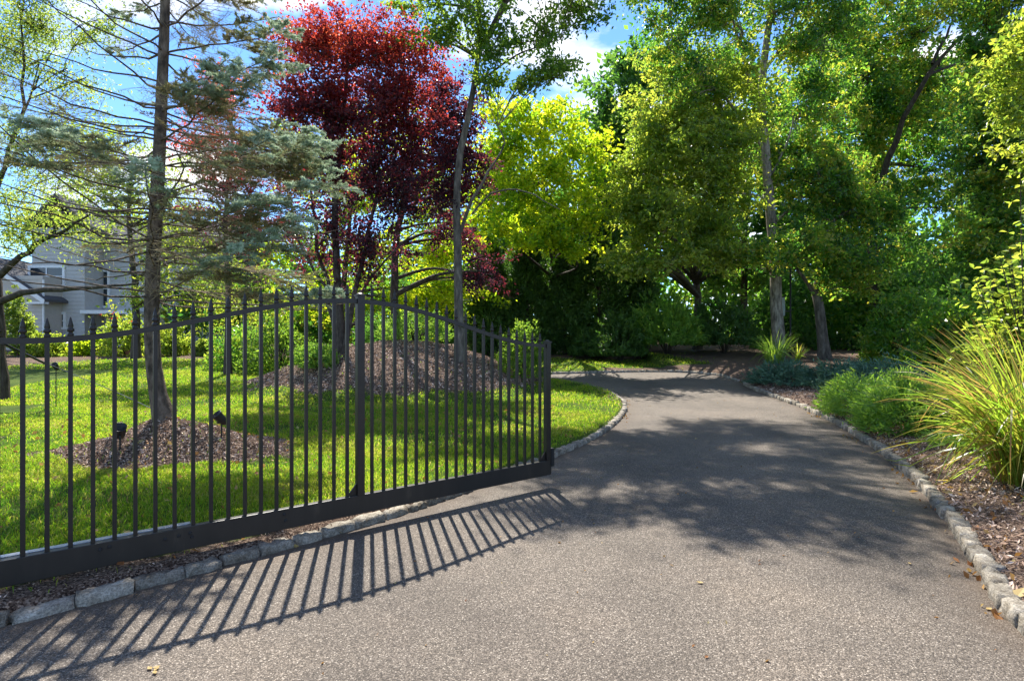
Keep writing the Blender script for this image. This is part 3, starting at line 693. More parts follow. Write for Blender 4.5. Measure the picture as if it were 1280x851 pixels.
# ---- yellow-green trees
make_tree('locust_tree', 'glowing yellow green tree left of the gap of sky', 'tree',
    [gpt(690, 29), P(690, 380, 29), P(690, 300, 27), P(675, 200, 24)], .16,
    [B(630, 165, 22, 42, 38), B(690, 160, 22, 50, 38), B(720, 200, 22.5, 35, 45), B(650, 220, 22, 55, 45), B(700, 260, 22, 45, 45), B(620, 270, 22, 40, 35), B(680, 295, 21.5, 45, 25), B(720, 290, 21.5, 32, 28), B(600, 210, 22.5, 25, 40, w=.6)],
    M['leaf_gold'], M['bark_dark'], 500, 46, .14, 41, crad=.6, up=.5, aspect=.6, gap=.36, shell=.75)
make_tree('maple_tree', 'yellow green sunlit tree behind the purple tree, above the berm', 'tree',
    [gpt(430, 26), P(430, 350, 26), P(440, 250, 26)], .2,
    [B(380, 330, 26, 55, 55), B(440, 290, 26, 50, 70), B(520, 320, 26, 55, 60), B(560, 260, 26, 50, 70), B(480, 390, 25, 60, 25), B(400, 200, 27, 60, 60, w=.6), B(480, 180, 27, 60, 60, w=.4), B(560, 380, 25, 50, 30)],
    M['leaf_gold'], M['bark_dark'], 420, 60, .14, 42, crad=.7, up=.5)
make_tree('maple_tree', 'loose yellow green tree behind the blue spruce near the house', 'tree',
    [gpt(170, 25), P(170, 360, 25), P(160, 280, 25), P(165, 200, 25)], .18,
    [B(130, 250, 25, 60, 50, w=.8), B(190, 280, 25, 60, 60, w=.8), B(160, 200, 25, 55, 40, w=.5), B(240, 330, 25, 50, 50), B(185, 365, 24, 35, 22), B(75, 255, 36.5, 60, 36, w=.8), B(20, 285, 36.5, 45, 30, w=.6), B(230, 240, 25, 50, 50, w=.6), B(300, 380, 25, 50, 40), B(110, 190, 25, 50, 40, w=.35)],
    M['leaf_light'], M['bark_dark'], 330, 50, .12, 43, crad=.7, up=.4)

# ---- right-hand wood
wood_g = 'big trees of the wood beyond the bend'
make_tree('maple_tree', 'full light green tree overhanging the bend, left of the pale grey trunk', 'tree',
    [gpt(872, 27), P(872, 380, 27), P(868, 280, 25.5), P(850, 180, 23.5)], .2,
    [B(835, 150, 22, 50, 45), B(800, 210, 22, 40, 45), B(865, 210, 21.5, 55, 50), B(800, 280, 21.5, 38, 40), B(850, 290, 21, 55, 42), B(905, 270, 21.5, 45, 50), B(830, 325, 20.5, 40, 16, w=.6), B(880, 140, 22, 50, 50), B(900, 320, 20.5, 45, 20, w=.7), B(840, 90, 23, 40, 35), B(925, 190, 21, 40, 30, w=.8), B(775, 245, 21.5, 25, 25), B(920, 110, 21.5, 40, 25, w=.7), B(790, 330, 20.5, 30, 12, w=.6)],
    M['leaf_light'], M['bark_mid'], 640, 62, .135, 51, crad=.6, up=.55, group=wood_g)
make_tree('ash_tree', 'tall tree with a pale grey trunk beside the low dark juniper', 'tree',
    [gpt(973, 22.3), P(972, 410, 22.3), P(969, 340, 22.3), P(964, 270, 22.3), P(957, 190, 22.3), P(949, 120, 22.3), P(958, 50, 22.3), P(975, -60, 22.3)], .245,
    [B(850, 35, 21, 45, 35), B(905, 40, 21.5, 50, 40, w=.7), B(965, 30, 22, 50, 45, w=.7), B(1030, 60, 22, 50, 55), B(870, 90, 21, 40, 30, w=.5), B(1000, 150, 22.5, 55, 50), B(930, 190, 23, 40, 45, w=.5), B(940, 315, 20.5, 50, 16, w=.7), B(1000, 325, 20.5, 45, 16, w=.7), B(1000, 250, 22, 45, 40, w=.6), B(900, -40, 21, 80, 40), B(1000, -60, 22, 80, 50), B(820, -30, 20.5, 50, 35), B(1080, -30, 22, 70, 50)],
    M['leaf_mid'], M['bark_grey'], 760, 62, .125, 52,
    limbs=[([P(957, 190, 22.3), P(930, 150, 22), P(890, 105, 21.6), P(835, 60, 21.2)], .08), ([P(950, 130, 22.3), P(930, 80, 22), P(915, 20, 21.8), P(905, -40, 21.6)], .08), ([P(955, 90, 22.3), P(985, 40, 22.3), P(1010, -20, 22.3)], .08),
           ([P(962, 250, 22.3), P(925, 240, 21.8), P(880, 243, 21.2), P(840, 250, 20.8)], .05), ([P(964, 220, 22.3), P(985, 180, 22.2), P(1000, 120, 22.2)], .06)],
    crad=.58, up=.5, group=wood_g, r1=.10, sides=14, twig=.014, flare=1.15)
make_tree('cherry_tree', 'forked brown trunk tree leaning over the blue green junipers', 'tree',
    [gpt(1031, 22), P(1030, 430, 22), P(1026, 395, 22), P(1020, 368, 22), P(1028, 320, 22), P(1034, 240, 22)], .22,
    [B(1010, 300, 21, 40, 22, w=.8), B(1050, 310, 21.5, 45, 35), B(1045, 240, 22, 55, 50), B(1000, 215, 22.5, 45, 40), B(1080, 270, 22, 45, 45), B(1060, 345, 21.5, 35, 18, w=.6)],
    M['leaf_mid'], M['bark_mid'], 340, 70, .125, 53, limbs=[([P(1020, 370, 22), P(1008, 352, 21.8), P(996, 335, 21.6), P(985, 310, 21.4)], .1)], crad=.55, group=wood_g, r1=.10, sides=14, flare=1.3)
make_tree('maple_tree', 'dark trunked tree with a long limb reaching to the upper right', 'tree',
    [gpt(1092, 26), P(1092, 380, 26), P(1090, 300, 26), P(1092, 220, 26), P(1085, 120, 26)], .3,
    [B(1080, 110, 25, 60, 60), B(1140, 130, 25, 55, 60), B(1180, 200, 26, 55, 60), B(1120, 210, 26, 60, 50), B(1190, 100, 25, 50, 45, w=.8), B(1110, 40, 25, 70, 45), B(1180, 20, 25, 50, 35, w=.7), B(1060, 180, 26, 50, 50), B(1140, 300, 27, 60, 30, w=.4), B(1120, -50, 25, 90, 50)],
    M['leaf_mid'], M['bark_dark'], 620, 70, .145, 54, limbs=[([P(1090, 270, 26), P(1110, 200, 24.5), P(1135, 135, 23.5), P(1165, 80, 23), P(1205, 40, 22.5), P(1250, 5, 22)], .17), ([P(1165, 80, 23), P(1190, 30, 23), P(1200, -20, 23)], .07)],
    crad=.65, group=wood_g, r1=.12, sides=12)
make_tree('maple_tree', 'dark leafy tree filling the right edge behind the bright branches', 'tree',
    [gpt(1235, 21), P(1235, 350, 21), P(1230, 250, 21), P(1240, 150, 21)], .24,
    [B(1240, 130, 20, 50, 55), B(1215, 220, 20.5, 50, 50, w=.8), B(1270, 210, 20, 50, 60), B(1290, 100, 20, 50, 60), B(1250, 50, 20, 50, 40), B(1270, 290, 20, 40, 50), B(1230, 300, 20, 45, 35, w=.7), B(1330, 180, 19, 70, 90), B(1270, -30, 19, 90, 50)],
    M['leaf_mid'], M['bark_dark'], 560, 70, .125, 55, crad=.58, group=wood_g)
make_tree('maple_tree', 'bright sunlit branches reaching in at the right edge high up', 'tree',
    [gpt(1440, 13), P(1440, 300, 13), P(1420, 150, 13), P(1400, 20, 13)], .2,
    [B(1262, 95, 12, 28, 22, w=.7), B(1275, 140, 12, 32, 35), B(1270, 40, 12, 28, 30, w=.7), B(1330, 60, 12, 60, 60), B(1340, 180, 12.5, 55, 60), B(1278, 200, 12, 24, 18, w=.5)],
    M['leaf_light'], M['bark_dark'], 240, 42, .095, 56, crad=.38, up=.6)

# far dark trees
far_g = 'far trees closing the view'
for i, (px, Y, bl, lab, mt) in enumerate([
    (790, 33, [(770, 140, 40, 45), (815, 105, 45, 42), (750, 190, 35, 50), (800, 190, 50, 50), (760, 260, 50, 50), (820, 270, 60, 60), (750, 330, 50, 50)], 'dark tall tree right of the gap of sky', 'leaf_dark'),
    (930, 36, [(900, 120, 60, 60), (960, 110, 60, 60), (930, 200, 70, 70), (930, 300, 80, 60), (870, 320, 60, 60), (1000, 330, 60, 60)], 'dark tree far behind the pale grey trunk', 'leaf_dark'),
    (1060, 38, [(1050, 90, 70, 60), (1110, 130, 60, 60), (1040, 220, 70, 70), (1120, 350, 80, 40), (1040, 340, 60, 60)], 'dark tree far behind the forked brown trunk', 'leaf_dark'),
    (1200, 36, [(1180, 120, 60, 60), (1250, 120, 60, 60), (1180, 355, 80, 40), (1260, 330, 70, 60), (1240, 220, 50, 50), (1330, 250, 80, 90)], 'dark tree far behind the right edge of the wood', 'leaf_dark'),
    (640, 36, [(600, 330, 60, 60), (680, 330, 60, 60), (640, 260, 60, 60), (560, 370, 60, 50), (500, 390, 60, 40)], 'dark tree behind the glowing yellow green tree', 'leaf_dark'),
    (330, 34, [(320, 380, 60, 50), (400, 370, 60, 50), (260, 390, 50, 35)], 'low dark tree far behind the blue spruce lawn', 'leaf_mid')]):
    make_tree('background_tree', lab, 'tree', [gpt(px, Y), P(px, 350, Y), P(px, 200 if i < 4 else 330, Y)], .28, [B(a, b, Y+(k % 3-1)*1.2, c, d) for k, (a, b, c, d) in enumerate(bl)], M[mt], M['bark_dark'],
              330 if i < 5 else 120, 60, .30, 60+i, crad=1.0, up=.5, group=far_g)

def far_wood():
    rng = RS(99); n = 32000; x = rng.uniform(-34, 44, n); hmax = 11+2.5*np.sin(x*.21)+1.6*np.sin(x*.63+1)+1.0*np.sin(x*1.7)
    hmax = np.where(x < 3, np.clip(7.5+1.6*np.sin(x*.5)-.25*np.clip(-6-x, 0, 20), 4.2, 9), hmax)
    z = 1.0+rng.rand(n)**1.25*hmax; y = 44+2.0*np.sin(x*.8+z*.5)+rng.rand(n)*3
    V, Q = leaves(np.stack([x, y, z], 1), .62, rng, up=.3, aspect=.7, fold=.1)
    cl = .5+.5*np.sin(x*1.9+2*np.sin(z*1.1))*np.sin(z*1.6+x*.4)
    o = obj('woods', mesh('woods', V, Q, M['leaf_mid'], rnd=np.clip(.5*cl+.5*rng.rand(n), 0, 1))); tag(o, 'dark mass of woodland far behind the drive and the house', 'woods', kind='stuff')
far_wood()

# ---------------------------------------------------------------- conifers and shrubs
def conifer(px, Y, top_py, wpx, label, seed, m='thuja', n=17000, group='dark evergreens of the hedge beyond the drive', low=.15, name='arborvitae', sz=.27):
    rng = RS(seed); p = gpt(px, Y); H = EYE+(HZ-top_py)/F*Y-p[2]; R = wpx/F*Y/2
    root = empty(name, tuple(p), label, 'evergreen', group)
    V, Q = tubes(curve([(0, 0, 0), (.05, 0, H*.5), (0, 0, H*.93)], 8)[None], np.linspace(.13, .02, 8)[None], 8)
    nb = 90; a = rng.rand(nb)*6.28; zz = H*(low+(.95-low)*rng.rand(nb)); prof = lambda z: R*np.clip(1.25*(1-(z/H))**.65, 0, 1)*np.clip((z/H+.12)/.3, .55, 1)
    e = np.stack([np.cos(a)*prof(zz)*.8, np.sin(a)*prof(zz)*.8, zz+.25], 1); s = np.stack([0*a, 0*a, zz-.1], 1)
    v2, q2 = tubes(np.stack([s, (s+e)/2, e], 1), np.tile([.02, .013, .006], (nb, 1)), 4)
    V, Q = join([(V, Q), (v2, q2)]); obj('trunk', mesh('trunk', V, Q, M['bark_dark'], smooth=True), root)
    nc = n//26; sz = sz; a = rng.rand(nc)*6.28; z = H*(low+(1.0-low)*rng.rand(nc)**1.1); lob = 1+.16*np.sin(a*3+seed+z*1.5)+.12*np.sin(a*7+z*4)
    r = prof(z)*lob*(1-.45*rng.rand(nc)**2); C = np.stack([np.cos(a)*r, np.sin(a)*r, z], 1)
    out = np.stack([np.cos(a)*.7, np.sin(a)*.7, np.full(nc, .55)], 1)
    ci = np.repeat(np.arange(nc), 26); off = rng.normal(size=(len(ci), 3))*[.16, .16, .2]; c = C[ci]+off
    V, Q = leaves(c, sz, rng, up=.1, aspect=.28, axis=out[ci], axis_w=.65)
    rnd = np.clip(.5*rng.rand(nc)[ci]+.5*rng.rand(len(ci)), 0, 1)
    obj('crown', mesh('crown', V, Q, M[m], rnd=rnd), root)
for i, (px, Y, tp, w, lab) in enumerate([
    (612, 27, 300, 62, 'dark evergreen just right of the pale straight trunk'), (658, 28, 285, 66, 'dark evergreen behind the round bush by the gate end'),
    (706, 28, 300, 62, 'dark evergreen left of the grass strip, under the glowing tree'), (748, 27.5, 210, 60, 'tall narrow dark evergreen below the gap of sky'),
    (790, 28.5, 300, 66, 'dark evergreen left of the feathery dark bushes')]):
    conifer(px, Y, tp, w, lab, 70+i, low=.06)
def bush(px, Y, wpx, hpx, label, seed, m, n=3000, name='shrub', cat='shrub', group=None, lsize=.06, aspect=.55, up=.3, sprays=False, dz=0.0, bare=0.0, upax=.45, deep=None, axw=.5):
    """rounded shrub sitting on the ground: stems + leaf shell"""
    rng = RS(seed); p = gpt(px, Y, dz); R = wpx/F*Y/2; H = hpx/F*Y; root = empty(name, tuple(p), label, cat, group); Ry = deep or R
    ns_ = 22; a = rng.rand(ns_)*6.28; rr = rng.rand(ns_)**.5*.8
    e = np.stack([np.cos(a)*rr*R, np.sin(a)*rr*Ry, H*(.55+.3*rng.rand(ns_))], 1); s = np.stack([np.cos(a)*.06, np.sin(a)*.06, 0*a-.03], 1)
    mid = (s+e)/2+[0, 0, .08]; V, Q = tubes(np.stack([s, mid, e], 1), np.tile([.018, .012, .005], (ns_, 1))*min(1, R+.3), 4)
    obj('stem', mesh('stem', V, Q, M['bark_dark'], smooth=True), root)
    k = 14; nc = n//k; u = unit(rng.normal(size=(nc, 3))); u[:, 2] = np.abs(u[:, 2]); az = np.arctan2(u[:, 1], u[:, 0])
    lob = 1+.13*np.sin(az*3+seed)+.09*np.sin(az*5+u[:, 2]*6+seed)
    rad = (.55+.5*rng.rand(nc)**.6)*lob
    C = u*rad[:, None]*[R, Ry, H]; C[:, 2] = np.maximum(C[:, 2], H*(bare+.04*rng.rand(nc)))
    ci = np.repeat(np.arange(nc), k); out = unit(u*[1, 1, .6]+[0, 0, upax])
    sp_ = .10*max(R, .4)
    c = C[ci]+rng.normal(size=(len(ci), 3))*[sp_, sp_, sp_*.8]
    if sprays:
        t = rng.rand(len(ci), 1)*.22*max(R, .5); c = C[ci]+out[ci]*t+rng.normal(size=(len(ci), 3))*(.02+t*.22)
    c[:, 2] = np.maximum(c[:, 2], .015)
    V, Q = leaves(c, lsize*1.5, rng, up=up, aspect=aspect*(1.15 if sprays else 1), axis=out[ci], axis_w=axw)
    rnd = np.clip(.5*rng.rand(nc)[ci]+.5*rng.rand(len(ci)), 0, 1)
    obj('foliage', mesh('foliage', V, Q, M[m], rnd=rnd), root); return root

# feathery dark bushes under the maple
for i, (px, Y, w, h, lab, mt) in enumerate([
    (775, 24.6, 60, 50, 'feathery dark green bush at the right end of the grass strip', 'thuja'),
    (835, 24.9, 90, 66, 'broad feathery evergreen bush right of the grass strip', 'juniper'),
    (905, 24.9, 80, 60, 'feathery evergreen bush left of the pale grey trunk', 'thuja'),
    (735, 26, 40, 34, 'small green bush on the far edge of the grass strip', 'thuja')]):
    bush(px, Y, w, h, lab, 80+i, mt, n=6500, lsize=.17, aspect=.22, up=.1, sprays=True, bare=.18, upax=.6, name='evergreen_shrub', group='evergreen bushes beyond the drive', axw=.65)
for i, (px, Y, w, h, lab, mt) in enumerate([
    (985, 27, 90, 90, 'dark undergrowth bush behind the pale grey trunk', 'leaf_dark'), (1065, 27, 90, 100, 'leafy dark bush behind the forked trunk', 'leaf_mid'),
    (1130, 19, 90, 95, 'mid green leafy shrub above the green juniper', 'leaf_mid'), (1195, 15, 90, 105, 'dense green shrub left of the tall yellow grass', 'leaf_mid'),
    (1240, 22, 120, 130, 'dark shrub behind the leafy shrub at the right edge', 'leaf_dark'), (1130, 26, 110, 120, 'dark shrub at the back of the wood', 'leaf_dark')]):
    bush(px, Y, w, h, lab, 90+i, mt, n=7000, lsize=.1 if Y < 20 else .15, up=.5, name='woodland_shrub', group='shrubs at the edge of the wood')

# junipers of the right bank
for i, (px, Y, w, h, lab, mt, n) in enumerate([
    (980, 15.9, 70, 22, 'small low dark juniper nearest the far end of the right kerb', 'juniper_blue', 5000),
    (1058, 14.3, 84, 26, 'spreading blue green juniper behind the others, left of the pair', 'juniper_blue', 5000),
    (1112, 12.8, 118, 32, 'spreading blue green juniper at the back of the bank', 'juniper_blue', 6000),
    (1080, 10.9, 96, 40, 'green juniper in the middle of the bank', 'juniper', 8000),
    (1143, 8.9, 124, 56, 'large bright green rounded juniper nearest the tall grass', 'juniper', 13000)]):
    bush(px, Y, w, h, lab, 100+i, mt, n=n, lsize=.085 if Y > 12 else .07, aspect=.2, up=.15, sprays=True, upax=.12, name='juniper', cat='juniper', group='junipers on the planted bank', axw=.72)
bush(1218, 7.2, 70, 20, 'low juniper sprig creeping at the foot of the tall grass', 120, 'juniper', n=1500, lsize=.06, aspect=.2, up=.2, sprays=True, name='juniper', cat='juniper', axw=.7)

# berm and lawn shrubs
for i, (px, Y, w, h, lab, mt, ls) in enumerate([
    (397, 14.6, 52, 26, 'small round green shrub on the berm left of the centre post', 'juniper', .07),
    (520, 16.6, 80, 32, 'low spreading green shrub on the berm crest right of the centre post', 'juniper', .08),
    (652, 15.6, 62, 62, 'round leafy shrub behind the right end of the gate', 'leaf_oak', .06),
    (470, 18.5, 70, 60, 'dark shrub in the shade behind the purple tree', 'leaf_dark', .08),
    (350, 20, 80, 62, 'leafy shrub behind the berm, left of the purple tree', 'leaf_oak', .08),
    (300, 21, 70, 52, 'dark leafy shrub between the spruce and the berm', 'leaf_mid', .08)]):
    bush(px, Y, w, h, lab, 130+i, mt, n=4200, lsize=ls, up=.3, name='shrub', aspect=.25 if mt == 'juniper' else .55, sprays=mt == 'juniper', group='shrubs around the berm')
for i, (px, Y, w, h, lab, mt) in enumerate([
    (22, 27, 36, 78, 'tall pale green shrub against the tan garage wall', 'leaf_willow'), (60, 27, 44, 24, 'clipped yellow green shrub under the lower house window', 'leaf_light'),
    (114, 27.5, 40, 24, 'loose yellowish shrub right of the house window', 'leaf_gold'), (158, 27, 56, 52, 'leafy shrub with red flowers near the spruce trunk', 'leaf_light'),
    (257, 27, 28, 18, 'small pale round shrub by the house foundation', 'leaf_willow'), (212, 27, 50, 40, 'green shrub in front of the right part of the house', 'leaf_light')]):
    r = bush(px, Y, w, h, lab, 140+i, mt, n=3500, lsize=.11, up=.4, name='garden_shrub', group='shrubs in front of the house')
    if i == 3:
        rng = RS(3); R = w/F*Y/2; H = h/F*Y; c = np.stack([rng.normal(.0, .35, 6)*R, -np.full(6, R*.7), H*(.8+.35*rng.rand(6))], 1); ci = np.repeat(np.arange(6), 5)
        V, Q = leaves(c[ci]+rng.normal(0, .05, (30, 3)), .09, rng, aspect=.8); o = obj('flower', mesh('flower', V, Q, M['flower'], rnd=rng.rand(30)), r); o['kind'] = 'stuff'

# blades: tall grass clumps
def clump(name, label, x, y, nb, length, wid, seed, m, spread=1.0, cat='ornamental grass', r0=.22, seg=9):
    rng = RS(seed); z0 = gz(x, y)-.03; root_me = []
    a = rng.rand(nb)*6.28; rr = r0*rng.rand(nb)**.5; b = np.stack([np.cos(a)*rr, np.sin(a)*rr, 0*a], 1)
    az = a+rng.normal(0, .75, nb); L_ = length*rng.uniform(.55, 1.1, nb); lean = np.clip(rng.beta(2.0, 2.2, nb)*1.0, .05, 1)*spread
    t = np.linspace(0, 1, seg)[None, :]; th = (lean*.35)[:, None]+(lean*1.9+.25)[:, None]*t**1.5+(rng.rand(nb, 1) < .22)*1.3*(t > rng.uniform(.3, .8, (nb, 1)))   # angle from vertical
    ds = L_[:, None]/(seg-1); hx = np.cumsum(np.sin(th)*ds, 1)-np.sin(th[:, :1])*ds; hz = np.cumsum(np.cos(th)*ds, 1)-np.cos(th[:, :1])*ds
    d = np.stack([np.cos(az), np.sin(az), 0*az], 1); C = b[:, None]+d[:, None]*hx[..., None]; C[..., 2] += hz
    C[..., 2] = np.maximum(C[..., 2], .03)
    tw = rng.normal(0, .7, (nb, 1))+t*rng.normal(0, 1.0, (nb, 1)); sd_ = np.stack([-np.sin(az)[:, None]*np.cos(tw), np.cos(az)[:, None]*np.cos(tw), np.sin(tw)], -1)
    w = wid*np.clip(1.25*(1-t)**.55, 0.04, 1)*rng.uniform(.6, 1.2, (nb, 1))*np.clip(t*6+.4, 0, 1)
    Vv = np.stack([C-sd_*w[..., None]*.5, C+sd_*w[..., None]*.5], 2).reshape(-1, 3)
    idx = np.arange(nb*seg*2).reshape(nb, seg, 2); Q = np.stack([idx[:, :-1, 0], idx[:, :-1, 1], idx[:, 1:, 1], idx[:, 1:, 0]], -1).reshape(-1, 4)
    br = rng.rand(nb, 1)*.75+.25; tt = (t[:, :-1]+rng.normal(0, .08, (nb, 1))); dead = (rng.rand(nb, 1) < .18)
    rn = np.where((tt > .80) | dead, br*.45*rng.rand(nb, seg-1), br).ravel()
    r = empty(name, (x, y, z0), label, cat)
    o = obj('blades', mesh('blades', Vv, Q, M[m], rnd=rn, smooth=True), r); o['kind'] = 'stuff'
clump('tall_grass', 'tall arching yellow green grass clump with brown tips at the right kerb bed', 5.36, 5.45, 1250, 1.72, .022, 7, 'pampas', .88, r0=.42)
p_ = gpt(965, 21); clump('tall_grass', 'green grass tuft at the foot of the pale grey trunk', p_[0], p_[1]-.2, 260, 1.35, .022, 8, 'juniper', .7, r0=.3)
p_ = gpt(997, 20.5); clump('tall_grass', 'small pale spiky tuft between the two trunks', p_[0], p_[1], 40, .8, .05, 9, 'pampas', .6, r0=.06)

# near leafy shrub at the right edge: arching shoots with paired leaves
def shoot_shrub():
    rng = RS(77); x, y = 6.5, 6.7; z0 = gz(x, y)-.03; root = empty('viburnum_shrub', (x, y, z0), 'leafy light green shrub with upright shoots at the right edge above the tall grass', 'shrub')
    nb = 120; a = rng.rand(nb)*6.28; le = rng.uniform(.1, .55, nb); Hh = rng.uniform(1.3, 2.7, nb); K = 12; t = np.linspace(0, 1, K)
    d = np.stack([np.cos(a), np.sin(a), 0*a], 1); C = d[:, None]*(.08+le[:, None]*1.25*(t[None]**1.2)).reshape(nb, K, 1); C[..., 2] = Hh[:, None]*(t[None]-.18*le[:, None]*t[None]**3)
    # one tall shoot standing clear on the left
    C[0] = np.stack([-.2-.42*t+.1*t**2, -.1-.2*t, 3.35*t], 1); C[1] = np.stack([-.1-.75*t, -.2-.2*t, 2.55*t-.2*t**3], 1); C[2] = np.stack([-.05-.55*t, -.5*t, 2.9*t-.2*t**3], 1)
    V, Q = tubes(C, np.tile(np.linspace(.014, .004, K), (nb, 1)), 5); obj('stem', mesh('stem', V, Q, M['bark_dark'], smooth=True), root)
    LC = []; AX = []
    for i in range(nb):
        m = 30 if i > 2 else 34
        u = np.linspace(.25 if i > 2 else .3, 1, m)+rng.normal(0, .01, m); u = np.clip(u, 0, 1)
        p = np.stack([np.interp(u, t, C[i, :, j]) for j in range(3)], 1); ang = rng.rand()*6.28+np.arange(m)*2.4; o = np.stack([np.cos(ang), np.sin(ang), np.full(m, .25)], 1)
        LC.append(p+o*.045); AX.append(unit(o))
        sx = rng.normal(size=(m, 3))*.13; LC.append(p+sx); AX.append(unit(sx+1e-6))
    c = np.concatenate(LC); ax = np.concatenate(AX); n = len(c); s = rng.uniform(.07, .105, n)[:, None]
    Nn = unit(np.cross(ax, rng.normal(size=(n, 3)))*.9+rng.normal(0, .35, (n, 3))+[0, 0, .9]); A = unit(ax-Nn*(ax*Nn).sum(1, keepdims=True)); Bn = np.cross(Nn, A)
    pr = [(-.5, 0), (-.22, .24), (.08, .27), (.5, 0), (.08, -.27), (-.22, -.24)]
    V = np.stack([c+A*s*u+Bn*s*v+Nn*s*(abs(v)*.45-.35*max(u, 0)**2) for u, v in pr], 1).reshape(-1, 3)
    b = np.arange(n)[:, None]*6; Q = np.concatenate([b+[0, 1, 2, 3], b+[0, 3, 4, 5]], 0)
    rr = rng.rand(n); obj('foliage', mesh('foliage', V, Q, M['leaf_light'], rnd=np.r_[rr, rr]), root)
shoot_shrub()

# ---------------------------------------------------------------- house
hz0 = 1.2
house = empty('house', (-22, 34, hz0), 'grey and tan two storey house with white trim behind the trees on the left', 'house')
def hb(name, m, x0, x1, y0, y1, z0, z1, parent=house, bevel=0):
    return MB().box(((x0+x1)/2+22, (y0+y1)/2-34, (z0+z1)/2-hz0), (x1-x0, y1-y0, z1-z0)).build(name, m, parent, bevel=bevel)
px2x = lambda px, Y: (px-640)/F*Y
py2z = lambda py, Y: EYE+(HZ-py)/F*Y
YW, YG = 34.0, 32.6
wall = hb('wall', M['siding'], px2x(40, YW), px2x(106, YW), YW, YW+8, .8, py2z(285, YW))
wall2 = hb('wall', M['siding_tan'], px2x(-90, YG), px2x(54, YG), YG, YG+8, .8, py2z(345, YG))
wall3 = hb('wall', M['siding'], px2x(106, YW)+.003, px2x(265, YW), YW+1.6, YW+8, .8, py2z(300, YW))
def boards(par, m, x0, x1, Y, z0, z1, step=.24):
    b = MB(); z = z0
    while z < z1:
        b.poly([(x0+22, Y-34-.004, z-hz0), (x0+22, Y-34-.030, z-hz0), (x0+22, Y-34-.006, z+step-.006-hz0)], (x1-x0, 0, 0)); z += step
    o = b.build('siding_board', m, par); o['kind'] = 'stuff'
boards(wall, M['siding'], px2x(54, YW), px2x(106, YW), YW, 1.0, py2z(287, YW)); boards(wall2, M['siding_tan'], px2x(-90, YG), px2x(54, YG)-.02, YG, 1.0, py2z(347, YG))
boards(wall3, M['siding'], px2x(106, YW)+.02, px2x(265, YW), YW+1.6, 1.0, py2z(302, YW))
# garage gable: rake falling to the right, white fascia, eave return, downspout
g = MB(); ya, yb = YG-.35-34, YG+8-34
ax_, az_ = px2x(-20, YG)+22, py2z(322, YG)-hz0; bx_, bz_ = px2x(62, YG)+22, py2z(377, YG)-hz0
cx_ = 2*ax_-bx_
g.poly([(ax_, ya, az_), (bx_, ya, bz_), (bx_, ya, bz_+.14), (ax_, ya, az_+.14), (cx_, ya, bz_+.14), (cx_, ya, bz_)], (0, yb-ya, 0)); g.build('roof', M['roofing'], house)
g = MB(); g.poly([(ax_, ya-.03, az_-.18), (bx_, ya-.03, bz_-.18), (bx_, ya-.03, bz_+.10), (ax_, ya-.03, az_+.10), (cx_, ya-.03, bz_+.10), (cx_, ya-.03, bz_-.18)], (0, .028, 0)); g.build('fascia', M['white'], house)
g = MB(); g.poly([(cx_+.3, YG-34-.02, py2z(347, YG)-hz0), (bx_-.3, YG-34-.02, py2z(377, YG)-hz0), (ax_, YG-34-.02, az_-.05)], (0, .018, 0)); g.build('gable', M['siding_tan'], house)
g = MB(); g.box((bx_-.55, ya+.12, bz_-.1), (1.1, .34, .12)); g.build('eave_return', M['white'], house)
g = MB(); g.box((px2x(55.5, YG)+22, YG-34-.06, 2.0), (.08, .08, 4.2)); g.build('downspout', M['white'], house)
# main roof
g = MB(); zt = py2z(285, YW)-hz0; x0, x1 = px2x(34, YW)+22, px2x(112, YW)+22; xm = (x0+x1)/2
g.poly([(x0, -.3, zt-.05), (xm, -.3, zt+1.9), (x1, -.3, zt-.05), (x1, -.3, zt+.12), (xm, -.3, zt+2.1), (x0, -.3, zt+.12)], (0, 8.6, 0)); g.build('roof', M['roofing'], house)
g = MB(); x0, x1 = px2x(107, YW)+22, px2x(268, YW)+22; zt = py2z(300, YW)-hz0
g.poly([(x0, 1.2, zt-.02), (x0, 5.0, zt+2.1), (x0, 8.6, zt-.02), (x0, 8.6, zt+.14), (x0, 5.0, zt+2.28), (x0, 1.2, zt+.14)], (x1-x0, 0, 0)); g.build('roof', M['roofing'], house)
def window(xa, xb, ya_, yb_, Y, mull=1, par=house):
    x0, x1 = px2x(xa, Y)+22, px2x(xb, Y)+22; z1, z0 = py2z(ya_, Y)-hz0, py2z(yb_, Y)-hz0; y = Y-34; t = .15
    w = MB(); w.box(((x0+x1)/2, y-.045, z1-t/2), (x1-x0, .08, t)); w.box(((x0+x1)/2, y-.05, z0+t/2), (x1-x0+.1, .10, t))
    w.box((x0+t/2, y-.045, (z0+z1)/2), (t, .08, z1-z0-2*t)); w.box((x1-t/2, y-.045, (z0+z1)/2), (t, .08, z1-z0-2*t))
    W_ = w.build('window', M['white'], par)
    MB().box(((x0+x1)/2, y-.038, (z0+z1)/2), (x1-x0-.25, .01, z1-z0-.25)).build('pane', M['glass'], W_)
    s = MB(); s.box(((x0+x1)/2, y-.05, (z0+z1)/2), (x1-x0-2*t, .03, .05))
    for k in range(1, mull): s.box((x0+(x1-x0)*k/mull, y-.048, (z0+z1)/2), (.07, .05, z1-z0-2*t-.004))
    s.build('muntin', M['white'], W_)
window(36, 82, 332, 359, YW, 2); window(57, 83, 390, 412, YW, 1); window(108, 138, 337, 385, YW+1.6, 2); window(-30, 8, 390, 412, YG, 1)
window(180, 215, 340, 365, YW+1.6, 2); window(150, 182, 395, 420, YW+1.6, 1)
g = MB(); g.box((px2x(132, YW)+22, .7, py2z(390, YW)-hz0), (2.9, 1.8, .22)); g.build('porch_roof', M['white'], house)
